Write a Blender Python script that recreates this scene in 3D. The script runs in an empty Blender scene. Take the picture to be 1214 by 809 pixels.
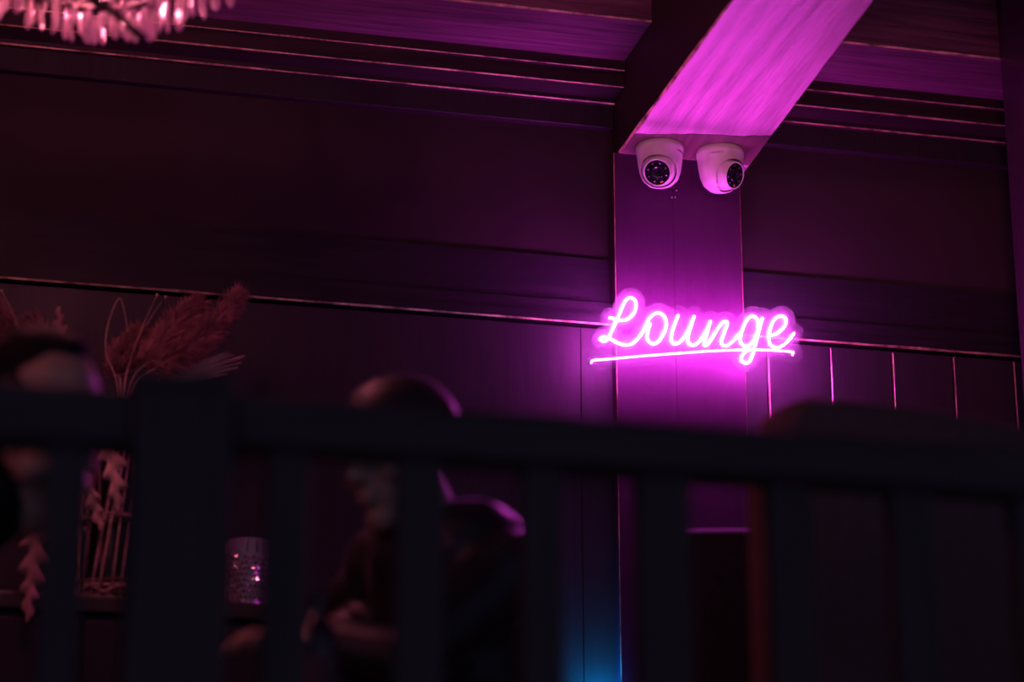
import bpy, bmesh, math, random
import numpy as np
from mathutils import Vector, Matrix, Quaternion, noise

random.seed(7)
R = math.radians
scene = bpy.context.scene
C = scene.collection

# ------------------------------------------------------------------ camera
PSI, THETA = R(13.8), R(17.9)          # yaw against the wall normal, upward pitch
FPX = 85.0 / 36.0 * 1214.0
CAM = Vector((0.0, 0.0, 0.05))
sP, cP, sT, cT = math.sin(PSI), math.cos(PSI), math.sin(THETA), math.cos(THETA)
FW = Vector((sP * cT, cP * cT, sT)); RT = Vector((cP, -sP, 0)); UP = Vector((-sP * sT, -cP * sT, cT))
cam_d = bpy.data.cameras.new('camera'); cam = bpy.data.objects.new('camera', cam_d); C.objects.link(cam)
cam.matrix_world = Matrix(((RT.x, UP.x, -FW.x, CAM.x), (RT.y, UP.y, -FW.y, CAM.y), (RT.z, UP.z, -FW.z, CAM.z), (0, 0, 0, 1)))
cam_d.lens = 85; cam_d.sensor_width = 36; cam_d.clip_start = 0.05
cam_d.dof.use_dof = True; cam_d.dof.focus_distance = 5.53; cam_d.dof.aperture_fstop = 1.4
scene.camera = cam

# ------------------------------------------------------------------ world, lights, exposure
world = bpy.data.worlds.new('world'); scene.world = world; world.use_nodes = True
bg = world.node_tree.nodes['Background']
bg.inputs['Color'].default_value = (0.22, 0.25, 0.50, 1); bg.inputs['Strength'].default_value = 0.25
vs = scene.view_settings
vs.view_transform = 'Standard'; vs.look = 'None'; vs.exposure = 0.0; vs.gamma = 1.0; vs.use_curve_mapping = False
scene.display_settings.display_device = 'sRGB'
cy = scene.cycles
cy.use_denoising = True; cy.max_bounces = 8; cy.diffuse_bounces = 3; cy.glossy_bounces = 4
cy.transmission_bounces = 6; cy.transparent_max_bounces = 12; cy.sample_clamp_indirect = 4.0
cy.caustics_reflective = False; cy.caustics_refractive = False

def lamp(name, kind, loc, color, power, radius=0.1, aim=None, spot=None, blend=0.6):
    d = bpy.data.lights.new(name, kind); d.color = color; d.energy = power
    if kind == 'AREA': d.shape = 'DISK'; d.size = radius * 2
    else: d.shadow_soft_size = radius
    if spot: d.spot_size = R(spot); d.spot_blend = blend
    o = bpy.data.objects.new(name, d); C.objects.link(o); o.location = loc
    if aim is not None:
        o.rotation_euler = (Vector(aim) - Vector(loc)).to_track_quat('-Z', 'Y').to_euler()
    return o
# unseen red lamps of the lounge, plus fill added for face and cornice
lamp('lounge_lamp_west', 'POINT', (-1.05, 3.20, 2.15), (1.0, 0.19, 0.25), 4.2, 0.10)
lamp('face_fill_lamp', 'POINT', (-0.42, 3.12, 1.45), (1.0, 0.20, 0.24), 1.7, 0.04)  # added fill light, reddens the face under the cap
lamp('lounge_lamp_east', 'SPOT', (1.66, 3.20, 1.92), (1.0, 0.24, 0.32), 26, 0.08, aim=(2.20, 5.08, 1.95), spot=48, blend=1.0)
lamp('hall_fill_spot', 'SPOT', (-2.2, -1.6, 2.1), (1.0, 0.30, 0.40), 190, 0.12, aim=(1.45, 5.0, 2.45), spot=17, blend=1.0)  # added narrow fill on the cameras and cornice, kept off the railing

# ------------------------------------------------------------------ helpers
def ray(px, py):
    return FW + RT * ((px - 607.0) / FPX) + UP * ((404.5 - py) / FPX)
def at(px, py, Y):                     # the point of the scene at depth Y behind that spot
    d = ray(px, py); return CAM + d * ((Y - CAM.y) / d.y)
def atz(px, py, z):
    d = ray(px, py); return CAM + d * ((z - CAM.z) / d.z)

def setp(o, label=None, cat=None, group=None, kind=None):
    if label: o['label'] = label
    if cat: o['category'] = cat
    if group: o['group'] = group
    if kind: o['kind'] = kind
    return o
def link(name, me, mat=None, parent=None, smooth=False):
    o = bpy.data.objects.new(name, me); C.objects.link(o)
    if mat is not None and not me.materials:
        for m in (mat if isinstance(mat, (list, tuple)) else [mat]): me.materials.append(m)
    if parent: o.parent = parent
    if smooth:
        me.polygons.foreach_set('use_smooth', [True] * len(me.polygons))
    return o
def empty(name, loc=(0, 0, 0), rz=0.0):
    o = bpy.data.objects.new(name, None); C.objects.link(o); o.location = loc; o.rotation_euler = (0, 0, rz)
    o.empty_display_size = 0.05
    return o
def from_bm(name, bm, mat, parent=None, smooth=False):
    bmesh.ops.recalc_face_normals(bm, faces=bm.faces)
    me = bpy.data.meshes.new(name); bm.to_mesh(me); bm.free()
    return link(name, me, mat, parent, smooth)
def from_py(name, v, f, mat, parent=None, smooth=False, idx=None):
    me = bpy.data.meshes.new(name); me.from_pydata([tuple(p) for p in v], [], f)
    o = link(name, me, mat, parent, smooth)
    if idx: me.polygons.foreach_set('material_index', idx)
    return o
def evaluated(o, name):                # bakes modifiers into a mesh and drops the temporary object
    dg = bpy.context.evaluated_depsgraph_get(); dg.update()
    me = bpy.data.meshes.new_from_object(o.evaluated_get(dg)); me.name = name
    bpy.data.objects.remove(o)
    return me
def add_box(bm, x0, x1, y0, y1, z0, z1, bev=0.0, seg=2, M=None):
    r = bmesh.ops.create_cube(bm, size=1)
    vs_ = r['verts']
    for v in vs_:
        v.co = Vector(((x0 + x1) / 2 + v.co.x * (x1 - x0), (y0 + y1) / 2 + v.co.y * (y1 - y0), (z0 + z1) / 2 + v.co.z * (z1 - z0)))
    fs = set(f for v in vs_ for f in v.link_faces)
    if bev:
        es = set(e for v in vs_ for e in v.link_edges)
        r2 = bmesh.ops.bevel(bm, geom=list(es), offset=bev, segments=seg, profile=0.5, affect='EDGES')
        vs_ = list(set(v for f in r2['faces'] for v in f.verts) | set(v for v in vs_ if v.is_valid))
    if M is not None:
        bmesh.ops.transform(bm, matrix=M, verts=[v for v in vs_ if v.is_valid])
def tube(bm, pts, r, n=8, closed=False, caps=True, radii=None):
    pts = [Vector(p) for p in pts]; N = len(pts); rings = []
    t_prev = None; nrm = None
    for i, p in enumerate(pts):
        if closed: t = (pts[(i + 1) % N] - pts[i - 1]).normalized()
        else: t = (pts[min(i + 1, N - 1)] - pts[max(i - 1, 0)]).normalized()
        if nrm is None:
            nrm = t.orthogonal().normalized()
        else:
            nrm = (nrm - t * nrm.dot(t))
            nrm = nrm.normalized() if nrm.length > 1e-6 else t.orthogonal().normalized()
        b = t.cross(nrm); rr = radii[i] if radii else r
        rings.append([bm.verts.new(p + (nrm * math.cos(2 * math.pi * k / n) + b * math.sin(2 * math.pi * k / n)) * rr) for k in range(n)])
    for i in range(N if closed else N - 1):
        a, b = rings[i], rings[(i + 1) % N]
        for k in range(n):
            try: bm.faces.new((a[k], a[(k + 1) % n], b[(k + 1) % n], b[k]))
            except ValueError: pass
    if caps and not closed:
        bm.faces.new(list(reversed(rings[0]))); bm.faces.new(rings[-1])
def lathe(bm, prof, n=32, M=None, cap_top=True):
    rings = []; new = []
    for r, z in prof:
        if r < 1e-5:
            v = bm.verts.new((0, 0, z)); rings.append([v]); new.append(v)
        else:
            rg = [bm.verts.new((r * math.cos(2 * math.pi * k / n), r * math.sin(2 * math.pi * k / n), z)) for k in range(n)]
            rings.append(rg); new += rg
    for a, b in zip(rings, rings[1:]):
        for k in range(n):
            k2 = (k + 1) % n
            if len(a) == 1 and len(b) > 1: bm.faces.new((a[0], b[k], b[k2]))
            elif len(b) == 1 and len(a) > 1: bm.faces.new((a[k], a[k2], b[0]))
            elif len(a) > 1: bm.faces.new((a[k], a[k2], b[k2], b[k]))
    if cap_top and len(rings[0]) > 1: bm.faces.new(rings[0])
    if len(rings[-1]) > 1: bm.faces.new(rings[-1])
    if M is not None: bmesh.ops.transform(bm, matrix=M, verts=new)
def catmull(P, n=8, closed=False):
    P = [Vector(p) for p in P]; out = []; N = len(P)
    for i in range(N if closed else N - 1):
        if closed: p0, p1, p2, p3 = P[i - 1], P[i], P[(i + 1) % N], P[(i + 2) % N]
        else: p0, p1, p2, p3 = P[max(i - 1, 0)], P[i], P[i + 1], P[min(i + 2, N - 1)]
        for k in range(n):
            t = k / n
            out.append(0.5 * ((2 * p1) + (p2 - p0) * t + (2 * p0 - 5 * p1 + 4 * p2 - p3) * t * t + (3 * p1 - p0 - 3 * p2 + p3) * t ** 3))
    if not closed: out.append(P[-1])
    return out

# ------------------------------------------------------------------ materials
def new_mat(name):
    m = bpy.data.materials.new(name); m.use_nodes = True
    nt = m.node_tree; return m, nt, nt.nodes['Principled BSDF']
def plain(name, col, rough=0.5, spec=0.5, metal=0.0, var=0.25, scale=30.0, bump=0.0, coat=0.0):
    m, nt, b = new_mat(name)
    tc = nt.nodes.new('ShaderNodeTexCoord'); ns = nt.nodes.new('ShaderNodeTexNoise')
    ns.inputs['Scale'].default_value = scale; ns.inputs['Detail'].default_value = 4
    nt.links.new(tc.outputs['Object'], ns.inputs['Vector'])
    rp = nt.nodes.new('ShaderNodeValToRGB')
    rp.color_ramp.elements[0].position = 0.3; rp.color_ramp.elements[1].position = 0.7
    rp.color_ramp.elements[0].color = tuple(c * (1 - var) for c in col) + (1,)
    rp.color_ramp.elements[1].color = tuple(min(1, c * (1 + var)) for c in col) + (1,)
    nt.links.new(ns.outputs['Fac'], rp.inputs['Fac']); nt.links.new(rp.outputs['Color'], b.inputs['Base Color'])
    b.inputs['Roughness'].default_value = rough; b.inputs['Metallic'].default_value = metal
    b.inputs['Specular IOR Level'].default_value = spec; b.inputs['Coat Weight'].default_value = coat
    if bump:
        bn = nt.nodes.new('ShaderNodeBump'); bn.inputs['Strength'].default_value = bump; bn.inputs['Distance'].default_value = 0.003
        nt.links.new(ns.outputs['Fac'], bn.inputs['Height']); nt.links.new(bn.outputs['Normal'], b.inputs['Normal'])
    return m
def wood(name, dark, light, axis='X', rough=0.45, spec=0.4, stretch=14.0, scale=4.0, bump=0.25, dist=0.004, rings=0.0):
    """grain running along one axis of the scene"""
    m, nt, b = new_mat(name)
    tc = nt.nodes.new('ShaderNodeTexCoord'); mp = nt.nodes.new('ShaderNodeMapping')
    s = [stretch] * 3; s['XYZ'.index(axis)] = 1.0
    mp.inputs['Scale'].default_value = s
    nt.links.new(tc.outputs['Object'], mp.inputs['Vector'])
    n1 = nt.nodes.new('ShaderNodeTexNoise'); n1.inputs['Scale'].default_value = scale; n1.inputs['Detail'].default_value = 8
    n1.inputs['Roughness'].default_value = 0.65; n1.inputs['Distortion'].default_value = 0.4
    nt.links.new(mp.outputs['Vector'], n1.inputs['Vector'])
    h = n1.outputs['Fac']
    if rings:
        wv = nt.nodes.new('ShaderNodeTexWave'); wv.wave_type = 'BANDS'
        wv.bands_direction = {'X': 'Y', 'Y': 'X', 'Z': 'X'}[axis]
        wv.inputs['Scale'].default_value = rings; wv.inputs['Distortion'].default_value = 16.0
        wv.inputs['Detail'].default_value = 3; wv.inputs['Detail Scale'].default_value = 0.7
        mp2 = nt.nodes.new('ShaderNodeMapping'); s2 = [1.0] * 3; s2['XYZ'.index(axis)] = 0.16
        mp2.inputs['Scale'].default_value = s2
        nt.links.new(tc.outputs['Object'], mp2.inputs['Vector']); nt.links.new(mp2.outputs['Vector'], wv.inputs['Vector'])
        mx = nt.nodes.new('ShaderNodeMix'); mx.data_type = 'FLOAT'; mx.inputs[0].default_value = 0.22
        nt.links.new(n1.outputs['Fac'], mx.inputs[2]); nt.links.new(wv.outputs['Fac'], mx.inputs[3]); h = mx.outputs[0]
    rp = nt.nodes.new('ShaderNodeValToRGB'); rp.color_ramp.elements[0].position = 0.3; rp.color_ramp.elements[1].position = 0.68
    rp.color_ramp.elements[0].color = tuple(dark) + (1,); rp.color_ramp.elements[1].color = tuple(light) + (1,)
    nt.links.new(h, rp.inputs['Fac']); nt.links.new(rp.outputs['Color'], b.inputs['Base Color'])
    b.inputs['Roughness'].default_value = rough; b.inputs['Specular IOR Level'].default_value = spec
    bn = nt.nodes.new('ShaderNodeBump'); bn.inputs['Strength'].default_value = bump; bn.inputs['Distance'].default_value = dist
    nt.links.new(h, bn.inputs['Height']); nt.links.new(bn.outputs['Normal'], b.inputs['Normal'])
    return m
def emitter(name, col, strength):
    m, nt, b = new_mat(name); nt.nodes.remove(b)
    e = nt.nodes.new('ShaderNodeEmission'); e.inputs['Color'].default_value = tuple(col) + (1,); e.inputs['Strength'].default_value = strength
    nt.links.new(e.outputs[0], nt.nodes['Material Output'].inputs['Surface'])
    return m
def worn(name, dark, raw, cover=0.5, scale=18.0):   # dark paint rubbed through to raw wood
    m, nt, b = new_mat(name)
    tc = nt.nodes.new('ShaderNodeTexCoord'); n1 = nt.nodes.new('ShaderNodeTexNoise')
    n1.inputs['Scale'].default_value = scale; n1.inputs['Detail'].default_value = 6; n1.inputs['Roughness'].default_value = 0.7
    nt.links.new(tc.outputs['Object'], n1.inputs['Vector'])
    rp = nt.nodes.new('ShaderNodeValToRGB')
    rp.color_ramp.elements[0].position = cover - 0.12; rp.color_ramp.elements[1].position = cover + 0.12
    rp.color_ramp.elements[0].color = tuple(dark) + (1,); rp.color_ramp.elements[1].color = tuple(raw) + (1,)
    nt.links.new(n1.outputs['Fac'], rp.inputs['Fac']); nt.links.new(rp.outputs['Color'], b.inputs['Base Color'])
    b.inputs['Roughness'].default_value = 0.38; b.inputs['Specular IOR Level'].default_value = 0.6
    return m

DK = (0.030, 0.016, 0.019)
M_plaster = plain('wall_plaster', (0.037, 0.024, 0.030), 0.8, 0.12, var=0.18, scale=3.0, bump=0.0)
M_boardZ = wood('dark_board_upright', (0.020, 0.014, 0.021), (0.032, 0.022, 0.033), 'Z', rough=0.55, spec=0.3, bump=0.12)
M_pillar = wood('pillar_board_paint', (0.047, 0.011, 0.046), (0.054, 0.013, 0.053), 'Z', rough=0.6, spec=0.2, bump=0.06)
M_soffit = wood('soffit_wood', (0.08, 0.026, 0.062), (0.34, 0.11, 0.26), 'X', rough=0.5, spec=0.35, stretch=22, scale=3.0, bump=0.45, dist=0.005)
M_boardX = wood('dark_board_level', (0.018, 0.009, 0.014), (0.048, 0.022, 0.036), 'X', rough=0.5, spec=0.35, bump=0.3)
M_edge = worn('rubbed_edge', (0.18, 0.07, 0.06), (0.92, 0.58, 0.40), 0.50)
M_edge_v = worn('rubbed_edge_upright', (0.10, 0.03, 0.03), (0.70, 0.32, 0.26), 0.50, 9.0)
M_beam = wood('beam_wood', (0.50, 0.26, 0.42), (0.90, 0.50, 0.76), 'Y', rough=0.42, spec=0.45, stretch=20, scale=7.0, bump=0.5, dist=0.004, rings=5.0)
M_end_shade = wood('beam_end_shade', (0.10, 0.05, 0.055), (0.17, 0.09, 0.10), 'Y', rough=0.5, spec=0.4, stretch=9, scale=5.0, bump=0.5, dist=0.005, rings=9.0)  # shade near the wall as a darker wood colour, for the added layer
M_floor = wood('floor_wood', (0.03, 0.018, 0.014), (0.07, 0.04, 0.03), 'X', rough=0.4)
M_ceil = plain('ceiling_paint', (0.035, 0.022, 0.026), 0.7, 0.2)
M_rail = wood('railing_wood', (0.040, 0.022, 0.022), (0.070, 0.038, 0.037), 'X', rough=0.55, spec=0.3)
M_railZ = wood('railing_wood_upright', (0.038, 0.021, 0.021), (0.066, 0.036, 0.035), 'Z', rough=0.55, spec=0.3)
M_plastic = plain('camera_plastic', (0.72, 0.66, 0.64), 0.38, 0.5, var=0.02, scale=5)
M_black = plain('black_plastic', (0.02, 0.02, 0.022), 0.3, 0.5, var=0.1)
M_lens = plain('lens_glass', (0.012, 0.010, 0.016), 0.06, 0.8, var=0.05, coat=1.0)
M_ink = plain('dark_ink', (0.10, 0.03, 0.06), 0.6, var=0.02)
M_orange = plain('orange_ink', (0.85, 0.30, 0.05), 0.6, var=0.02)
M_steel = plain('screw_steel', (0.55, 0.52, 0.52), 0.3, metal=0.9, var=0.1)

# ------------------------------------------------------------------ room shell
W = 5.08                                # back wall
PF = W - 0.05                           # face of the pillar boards
XL, XR = -1.9, 4.4
px0 = 700.0
Yf = W - 0.022
z_frieze = at(px0, 150, Yf).z
Y1 = Yf - 0.016; z1 = at(px0, 121, Y1).z
zA = at(px0, 115, Y1).z; Y2 = atz(px0, 100, zA).y
zB = at(px0, 83, Y2).z; Y3 = atz(px0, 80, zB).y
zC = at(px0, 68, Y3).z; Y4 = atz(px0, 18, zC).y
ZCEIL = zC + 0.30

def slab(name, x0, x1, y0, y1, z0, z1, mat, parent=None, bev=0.0):
    bm = bmesh.new(); add_box(bm, x0, x1, y0, y1, z0, z1, bev); return from_bm(name, bm, mat, parent)
wall_back = setp(slab('wall_back', XL, XR, W, W + 0.12, -0.1, ZCEIL, M_plaster), kind='structure')
setp(slab('wall_left', XL - 0.12, XL, 2.6, W + 0.12, -0.1, ZCEIL, M_plaster), kind='structure')
setp(slab('wall_right', XR, XR + 0.12, 2.6, W + 0.12, -0.1, ZCEIL, M_plaster), kind='structure')
setp(slab('floor', XL, XR, 2.8, W, -0.12, 0.0, M_floor), kind='structure')
setp(slab('ceiling', XL - 0.12, XR + 0.12, 1.2, W + 0.12, ZCEIL, ZCEIL + 0.1, M_ceil), kind='structure')

def long_board(name, axis, a0, a1, y0, y1, c0, c1, ch, mats, parent=None, n=48, both=False, seed=0, sides=(True, False)):
    """board along X (axis 'X': c is z) or Z (axis 'Z': c is x), front face at y0; rubbed chamfers on its front edges"""
    v, f, idx = [], [], []
    for i in range(n + 1):
        a = a0 + (a1 - a0) * i / n
        k0 = ch * (0.75 + 0.9 * abs(noise.noise(Vector((a * 9, seed * 3.1, 0))))) if sides[0] else 0.0
        k1 = ch * (0.75 + 0.9 * abs(noise.noise(Vector((a * 9, seed * 3.1, 7))))) if sides[1] else 0.0
        P = [(y1, c0), (y0 + k0, c0), (y0, c0 + k0), (y0, c1 - k1), (y0 + k1, c1), (y1, c1)]
        for (y, c) in P: v.append((a, y, c) if axis == 'X' else (c, y, a))
    m = 6
    for i in range(n):
        for k in range(m):
            k2 = (k + 1) % m
            f.append((i * m + k, i * m + k2, (i + 1) * m + k2, (i + 1) * m + k))
            idx.append(1 if (k == 1 and sides[0]) or (k == 3 and sides[1]) else 0)
    f.append(tuple(range(m))); idx.append(0); f.append(tuple(n * m + k for k in range(m))); idx.append(0)
    o = from_py(name, v, f, mats, parent, idx=idx)
    bm = bmesh.new(); bm.from_mesh(o.data); bmesh.ops.remove_doubles(bm, verts=bm.verts, dist=1e-6)
    bmesh.ops.recalc_face_normals(bm, faces=bm.faces); bm.to_mesh(o.data); bm.free()
    return o

# ceiling beam running from the pillar towards the camera: underside edges
zb = at(800, 188, PF).z
def on_under(px, py): return atz(px, py, zb)
bl0, bl1 = at(733, 187, PF), on_under(868, 0)
br0, br1 = at(889, 190, PF), on_under(1037, 0)
BEAM_L = (bl0.x, (bl1.x - bl0.x) / (bl1.y - bl0.y))
BEAM_R = (br0.x, (br1.x - br0.x) / (br1.y - br0.y))
def bxl(y): return BEAM_L[0] + BEAM_L[1] * (y - PF)
def bxr(y): return BEAM_R[0] + BEAM_R[1] * (y - PF)
def build_beam(label='heavy wooden ceiling beam above the neon sign, its underside glowing pink'):
    t = empty('ceiling_beam', ((bxl(W) + bxr(W)) / 2, W, zb)); off = t.location
    n = 90; ys = [W + (1.9 - W) * i / n for i in range(n + 1)]
    v, f, idx = [], [], []; top = ZCEIL + 0.02; m = 6
    for i, y in enumerate(ys):
        xl, xr = bxl(y), bxr(y)
        k0 = 0.003 + 0.007 * abs(noise.noise(Vector((y * 6, 1.3, 0)))); k1 = 0.003 + 0.004 * abs(noise.noise(Vector((y * 7, 5.3, 0))))
        for (x, z) in [(xl, top), (xl, zb + k0), (xl + k0, zb), (xr - k1, zb), (xr, zb + k1), (xr, top)]:
            v.append(Vector((x, y, z)) - off)
    for i in range(n):
        for k in range(m):
            k2 = (k + 1) % m
            f.append((i * m + k, i * m + k2, (i + 1) * m + k2, (i + 1) * m + k))
            ymid = (ys[i] + ys[i + 1]) / 2
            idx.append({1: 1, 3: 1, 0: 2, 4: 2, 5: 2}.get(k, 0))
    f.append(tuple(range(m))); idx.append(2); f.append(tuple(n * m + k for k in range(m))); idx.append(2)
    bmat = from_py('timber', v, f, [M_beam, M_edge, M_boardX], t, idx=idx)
    bm = bmesh.new(); bm.from_mesh(bmat.data); bmesh.ops.recalc_face_normals(bm, faces=bm.faces); bm.to_mesh(bmat.data); bm.free()
    setp(t, label, 'beam')
    return t
beam = build_beam()
def end_shade_layer():                     # thin layer added under beam end, shade put into its colour; wavy front edge
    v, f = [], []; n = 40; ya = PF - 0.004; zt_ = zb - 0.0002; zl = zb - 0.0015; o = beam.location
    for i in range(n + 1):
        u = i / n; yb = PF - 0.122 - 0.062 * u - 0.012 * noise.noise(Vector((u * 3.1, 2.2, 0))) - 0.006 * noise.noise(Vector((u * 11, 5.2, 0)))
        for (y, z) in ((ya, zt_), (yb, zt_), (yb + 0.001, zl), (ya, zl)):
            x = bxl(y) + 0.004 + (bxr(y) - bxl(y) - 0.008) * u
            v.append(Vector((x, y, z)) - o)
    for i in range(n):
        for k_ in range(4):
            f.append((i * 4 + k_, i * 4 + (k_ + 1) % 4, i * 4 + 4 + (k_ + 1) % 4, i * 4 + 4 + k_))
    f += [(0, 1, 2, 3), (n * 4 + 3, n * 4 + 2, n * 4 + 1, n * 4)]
    q = from_py('beam_end_shade_layer', v, f, M_end_shade, beam)
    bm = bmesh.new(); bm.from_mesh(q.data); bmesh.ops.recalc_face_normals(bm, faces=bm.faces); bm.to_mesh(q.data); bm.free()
    q['label'] = 'thin added layer of painted shade under the beam end'
end_shade_layer()

# cornice of stepped boards on both sides of the beam
def cornice(name, x0, x1, seed):
    t = empty(name, (0, 0, 0)); setp(t, kind='structure')
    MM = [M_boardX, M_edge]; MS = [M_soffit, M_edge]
    long_board('frieze_board', 'X', x0, x1, Yf, W, z_frieze, z1, 0.002, [M_boardZ, M_boardZ], t, seed=seed)
    long_board('moulding_board', 'X', x0, x1, Y1, W, z1, zA, 0.0028, MM, t, seed=seed + 1)
    long_board('moulding_board', 'X', x0, x1, Y2, W, zA, zB, 0.0026, MM, t, seed=seed + 2)
    long_board('moulding_board', 'X', x0, x1, Y3, W, zB, zC, 0.0024, MM, t, seed=seed + 3)
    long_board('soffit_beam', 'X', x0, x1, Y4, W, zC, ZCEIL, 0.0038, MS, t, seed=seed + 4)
    return t
XRP = XR
cornice('trim_1', XL, bxl(PF) - 0.002, 1)
cornice('trim_2', bxr(PF) + 0.002, XR, 11)

# wainscot boards and the dado rail
z_dado = at(607, 377, W - 0.03).z + 0.012
PX0, PX1 = at(729, 300, PF).x, at(880, 300, PF).x     # pillar edges
pitch = at(1050, 430, W).x - at(977, 430, W).x
xj = at(911, 440, W - 0.018).x
k = -int((xj - XL) / pitch)
xs = []
while xj + k * pitch < XRP - 0.01: xs.append(xj + k * pitch); k += 1
for i, x in enumerate(xs):               # narrow tongued boards right of the pillar
    x1_ = min(x + pitch, XRP)
    if x1_ <= PX1 + 0.01: continue
    long_board('wainscot_board', 'Z', 0.0, z_dado - 0.02, W - 0.018, W, max(x, PX1), x1_ - 0.004, 0.003, [M_boardZ, M_edge_v], wall_back, n=24, seed=i)
xpl = at(688, 420, W - 0.018).x          # wide plain boards left of it
lw = [xpl - 0.95 * q for q in range(4)]
for i, x in enumerate(lw):
    x0_ = lw[i + 1] if i + 1 < len(lw) else XL
    if x0_ < XL or x <= XL: x0_ = XL
    if x > XL: long_board('wainscot_panel', 'Z', 0.0, z_dado - 0.02, W - 0.018, W, x0_ + 0.001, x, 0.001, [M_boardZ, M_boardZ], wall_back, n=24, seed=60 + i)
long_board('wainscot_panel', 'Z', 0.0, z_dado - 0.02, W - 0.018, W, xpl + 0.001, PX0, 0.002, [M_boardZ, M_boardZ], wall_back, n=24, seed=70)
def dado(name, x0, x1, seed):
    t = empty(name); setp(t, kind='structure')
    long_board('rail_cap', 'X', x0, x1, W - 0.032, W, z_dado - 0.012, z_dado + 0.012, 0.0042, [M_band, M_edge], t, seed=seed)
    long_board('rail_band', 'X', x0, x1, W - 0.020, W, z_dado + 0.012, z_dado + 0.045, 0.002, [M_band, M_band], t, seed=seed)
    long_board('shade_panel', 'X', x0, x1, W - 0.008, W, z_dado + 0.045, z_dado + 0.155, 0.002, [M_band, M_band], t, seed=seed)  # added panel: wall light fading above the rail, put into its dark colour
M_band = wood('dado_wood_and_shade', (0.012, 0.009, 0.015), (0.021, 0.014, 0.023), 'X', rough=0.6, spec=0.2, bump=0.15)  # wood of the cap and band; on the panel above, painted shade
dado('trim_3', XL, PX0, 21); dado('trim_4', PX1, XRP, 23)

# pillar under the beam: two upright boards on a core
def pillar():
    t = empty('wall_pillar', ((PX0 + PX1) / 2, W, 0)); o = t.location
    xm = at(798, 260, PF).x
    MM = [M_pillar, M_edge_v]
    for (a, b, s) in ((PX0, xm - 0.0004, 31), (xm + 0.0004, PX1, 37)):
        q = long_board('pillar_board', 'Z', 0.0, zb, PF, W, a, b, 0.0022, MM, None, n=60, seed=s, sides=(True, True) if False else (a == PX0, b == PX1))
        q.parent = t; q.data.transform(Matrix.Translation(-o))
    for (qx, qy) in ((796.5, 234), (800.5, 234), (802, 226)):
        p = at(qx, qy, PF) - o
        bm = bmesh.new(); bmesh.ops.create_uvsphere(bm, u_segments=10, v_segments=6, radius=0.0022)
        for v in bm.verts: v.co.y *= 0.5
        bmesh.ops.translate(bm, verts=bm.verts, vec=p); from_bm('screw', bm, M_steel, t, True)
    setp(t, 'dark boarded wall pillar that carries the neon sign', 'pillar')
pillar()
# free-standing post at the right edge
def post():
    p = at(1206, 420, 4.74); w = 0.20
    t = empty('room_post', (p.x + w / 2, 4.64, 0))
    bm = bmesh.new(); add_box(bm, -w / 2, w / 2, -w / 2, w / 2, 0, ZCEIL, 0.022, 4); from_bm('shaft', bm, M_post, t, True)
    bm = bmesh.new(); add_box(bm, -w / 2 - 0.012, w / 2 + 0.012, -w / 2 - 0.012, w / 2 + 0.012, 0, 0.12, 0.006); from_bm('plinth', bm, M_boardZ, t)
    setp(t, 'dark square post standing at the right edge of the picture', 'post')
M_post = wood('post_wood', (0.022, 0.011, 0.018), (0.032, 0.016, 0.026), 'Z', rough=0.30, spec=0.8, bump=0.08)
post()

# ------------------------------------------------------------------ neon sign
def c1(x, y): return (690 + x / 8.093, 340 + y / 8.093)
def c2(x, y): return (820 + x / 8.093, 340 + y / 8.093)
S1 = [c1(*p) for p in [(262,298),(300,304),(345,318),(395,324),(450,306),(497,258),(518,195),(512,137),(472,107),(428,122),(393,182),(342,305),(290,420),(262,478),(235,512),(205,525),(178,505),(192,484),(228,483),(270,500),(330,535),(388,556),(440,559),(500,537),(560,470),(612,378),(640,318),(680,270),(735,252),(790,285),(810,340),(805,400),(770,475),(735,525),(690,548),(645,530),(625,475),(638,412),(658,352)]]
S2 = [c1(*p) for p in [(925,272),(893,355),(866,440),(857,510),(882,550),(930,538),(985,478),(1032,400),(1078,282)]]
S3 = [c1(1078, 282), c1(1048,375), c1(1020,465), c1(1020,535)] + [c2(*p) for p in [(8,562),(55,545),(105,488),(148,415),(182,326)]]
S4 = [c2(*p) for p in [(182,326),(152,435),(128,530),(126,566),(165,542),(228,442),(285,355),(322,333),(343,352),(318,432),(287,515),(296,560),(340,566),(395,525),(460,450)]]
S5 = [c2(*p) for p in [(632,395),(640,335),(605,288),(555,294),(508,362),(475,460),(472,525),(505,572),(552,565),(600,510),(640,420),(680,298)]]
S6 = [c2(*p) for p in [(680,298),(650,415),(612,560),(590,640),(565,705),(525,735),(486,715),(480,675),(510,632),(560,605),(604,590)]]
S7 = [c2(*p) for p in [(765,466),(820,450),(875,402),(905,345),(895,297),(850,282),(795,315),(758,395),(742,475),(748,540),(785,580),(835,584),(895,550),(945,500),(983,447)]]
S8 = [c1(*p) for p in [(97,722),(108,708),(200,700),(400,682),(650,660),(900,642),(1130,625)]] + [c2(*p) for p in [(180,618),(350,611),(500,606),(700,608),(850,616),(955,625),(974,632),(977,646)]]
STROKES = [('letter_tube', S1), ('letter_tube', S2), ('letter_tube', S3), ('letter_tube', S4), ('letter_tube', S5), ('letter_tube', S6), ('letter_tube', S7), ('underline_tube', S8)]
M_neon = emitter('neon_light', (1.0, 0.075, 0.95), 270.0)
M_neon_u = emitter('neon_light_underline', (1.0, 0.10, 0.95), 34.0)
M_acry, nt, b = new_mat('clear_acrylic')
nt.nodes.remove(b)
tr = nt.nodes.new('ShaderNodeBsdfTransparent'); tr.inputs['Color'].default_value = (0.96, 0.95, 0.97, 1)
df = nt.nodes.new('ShaderNodeBsdfDiffuse'); df.inputs['Color'].default_value = (0.85, 0.9, 0.88, 1)
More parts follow.
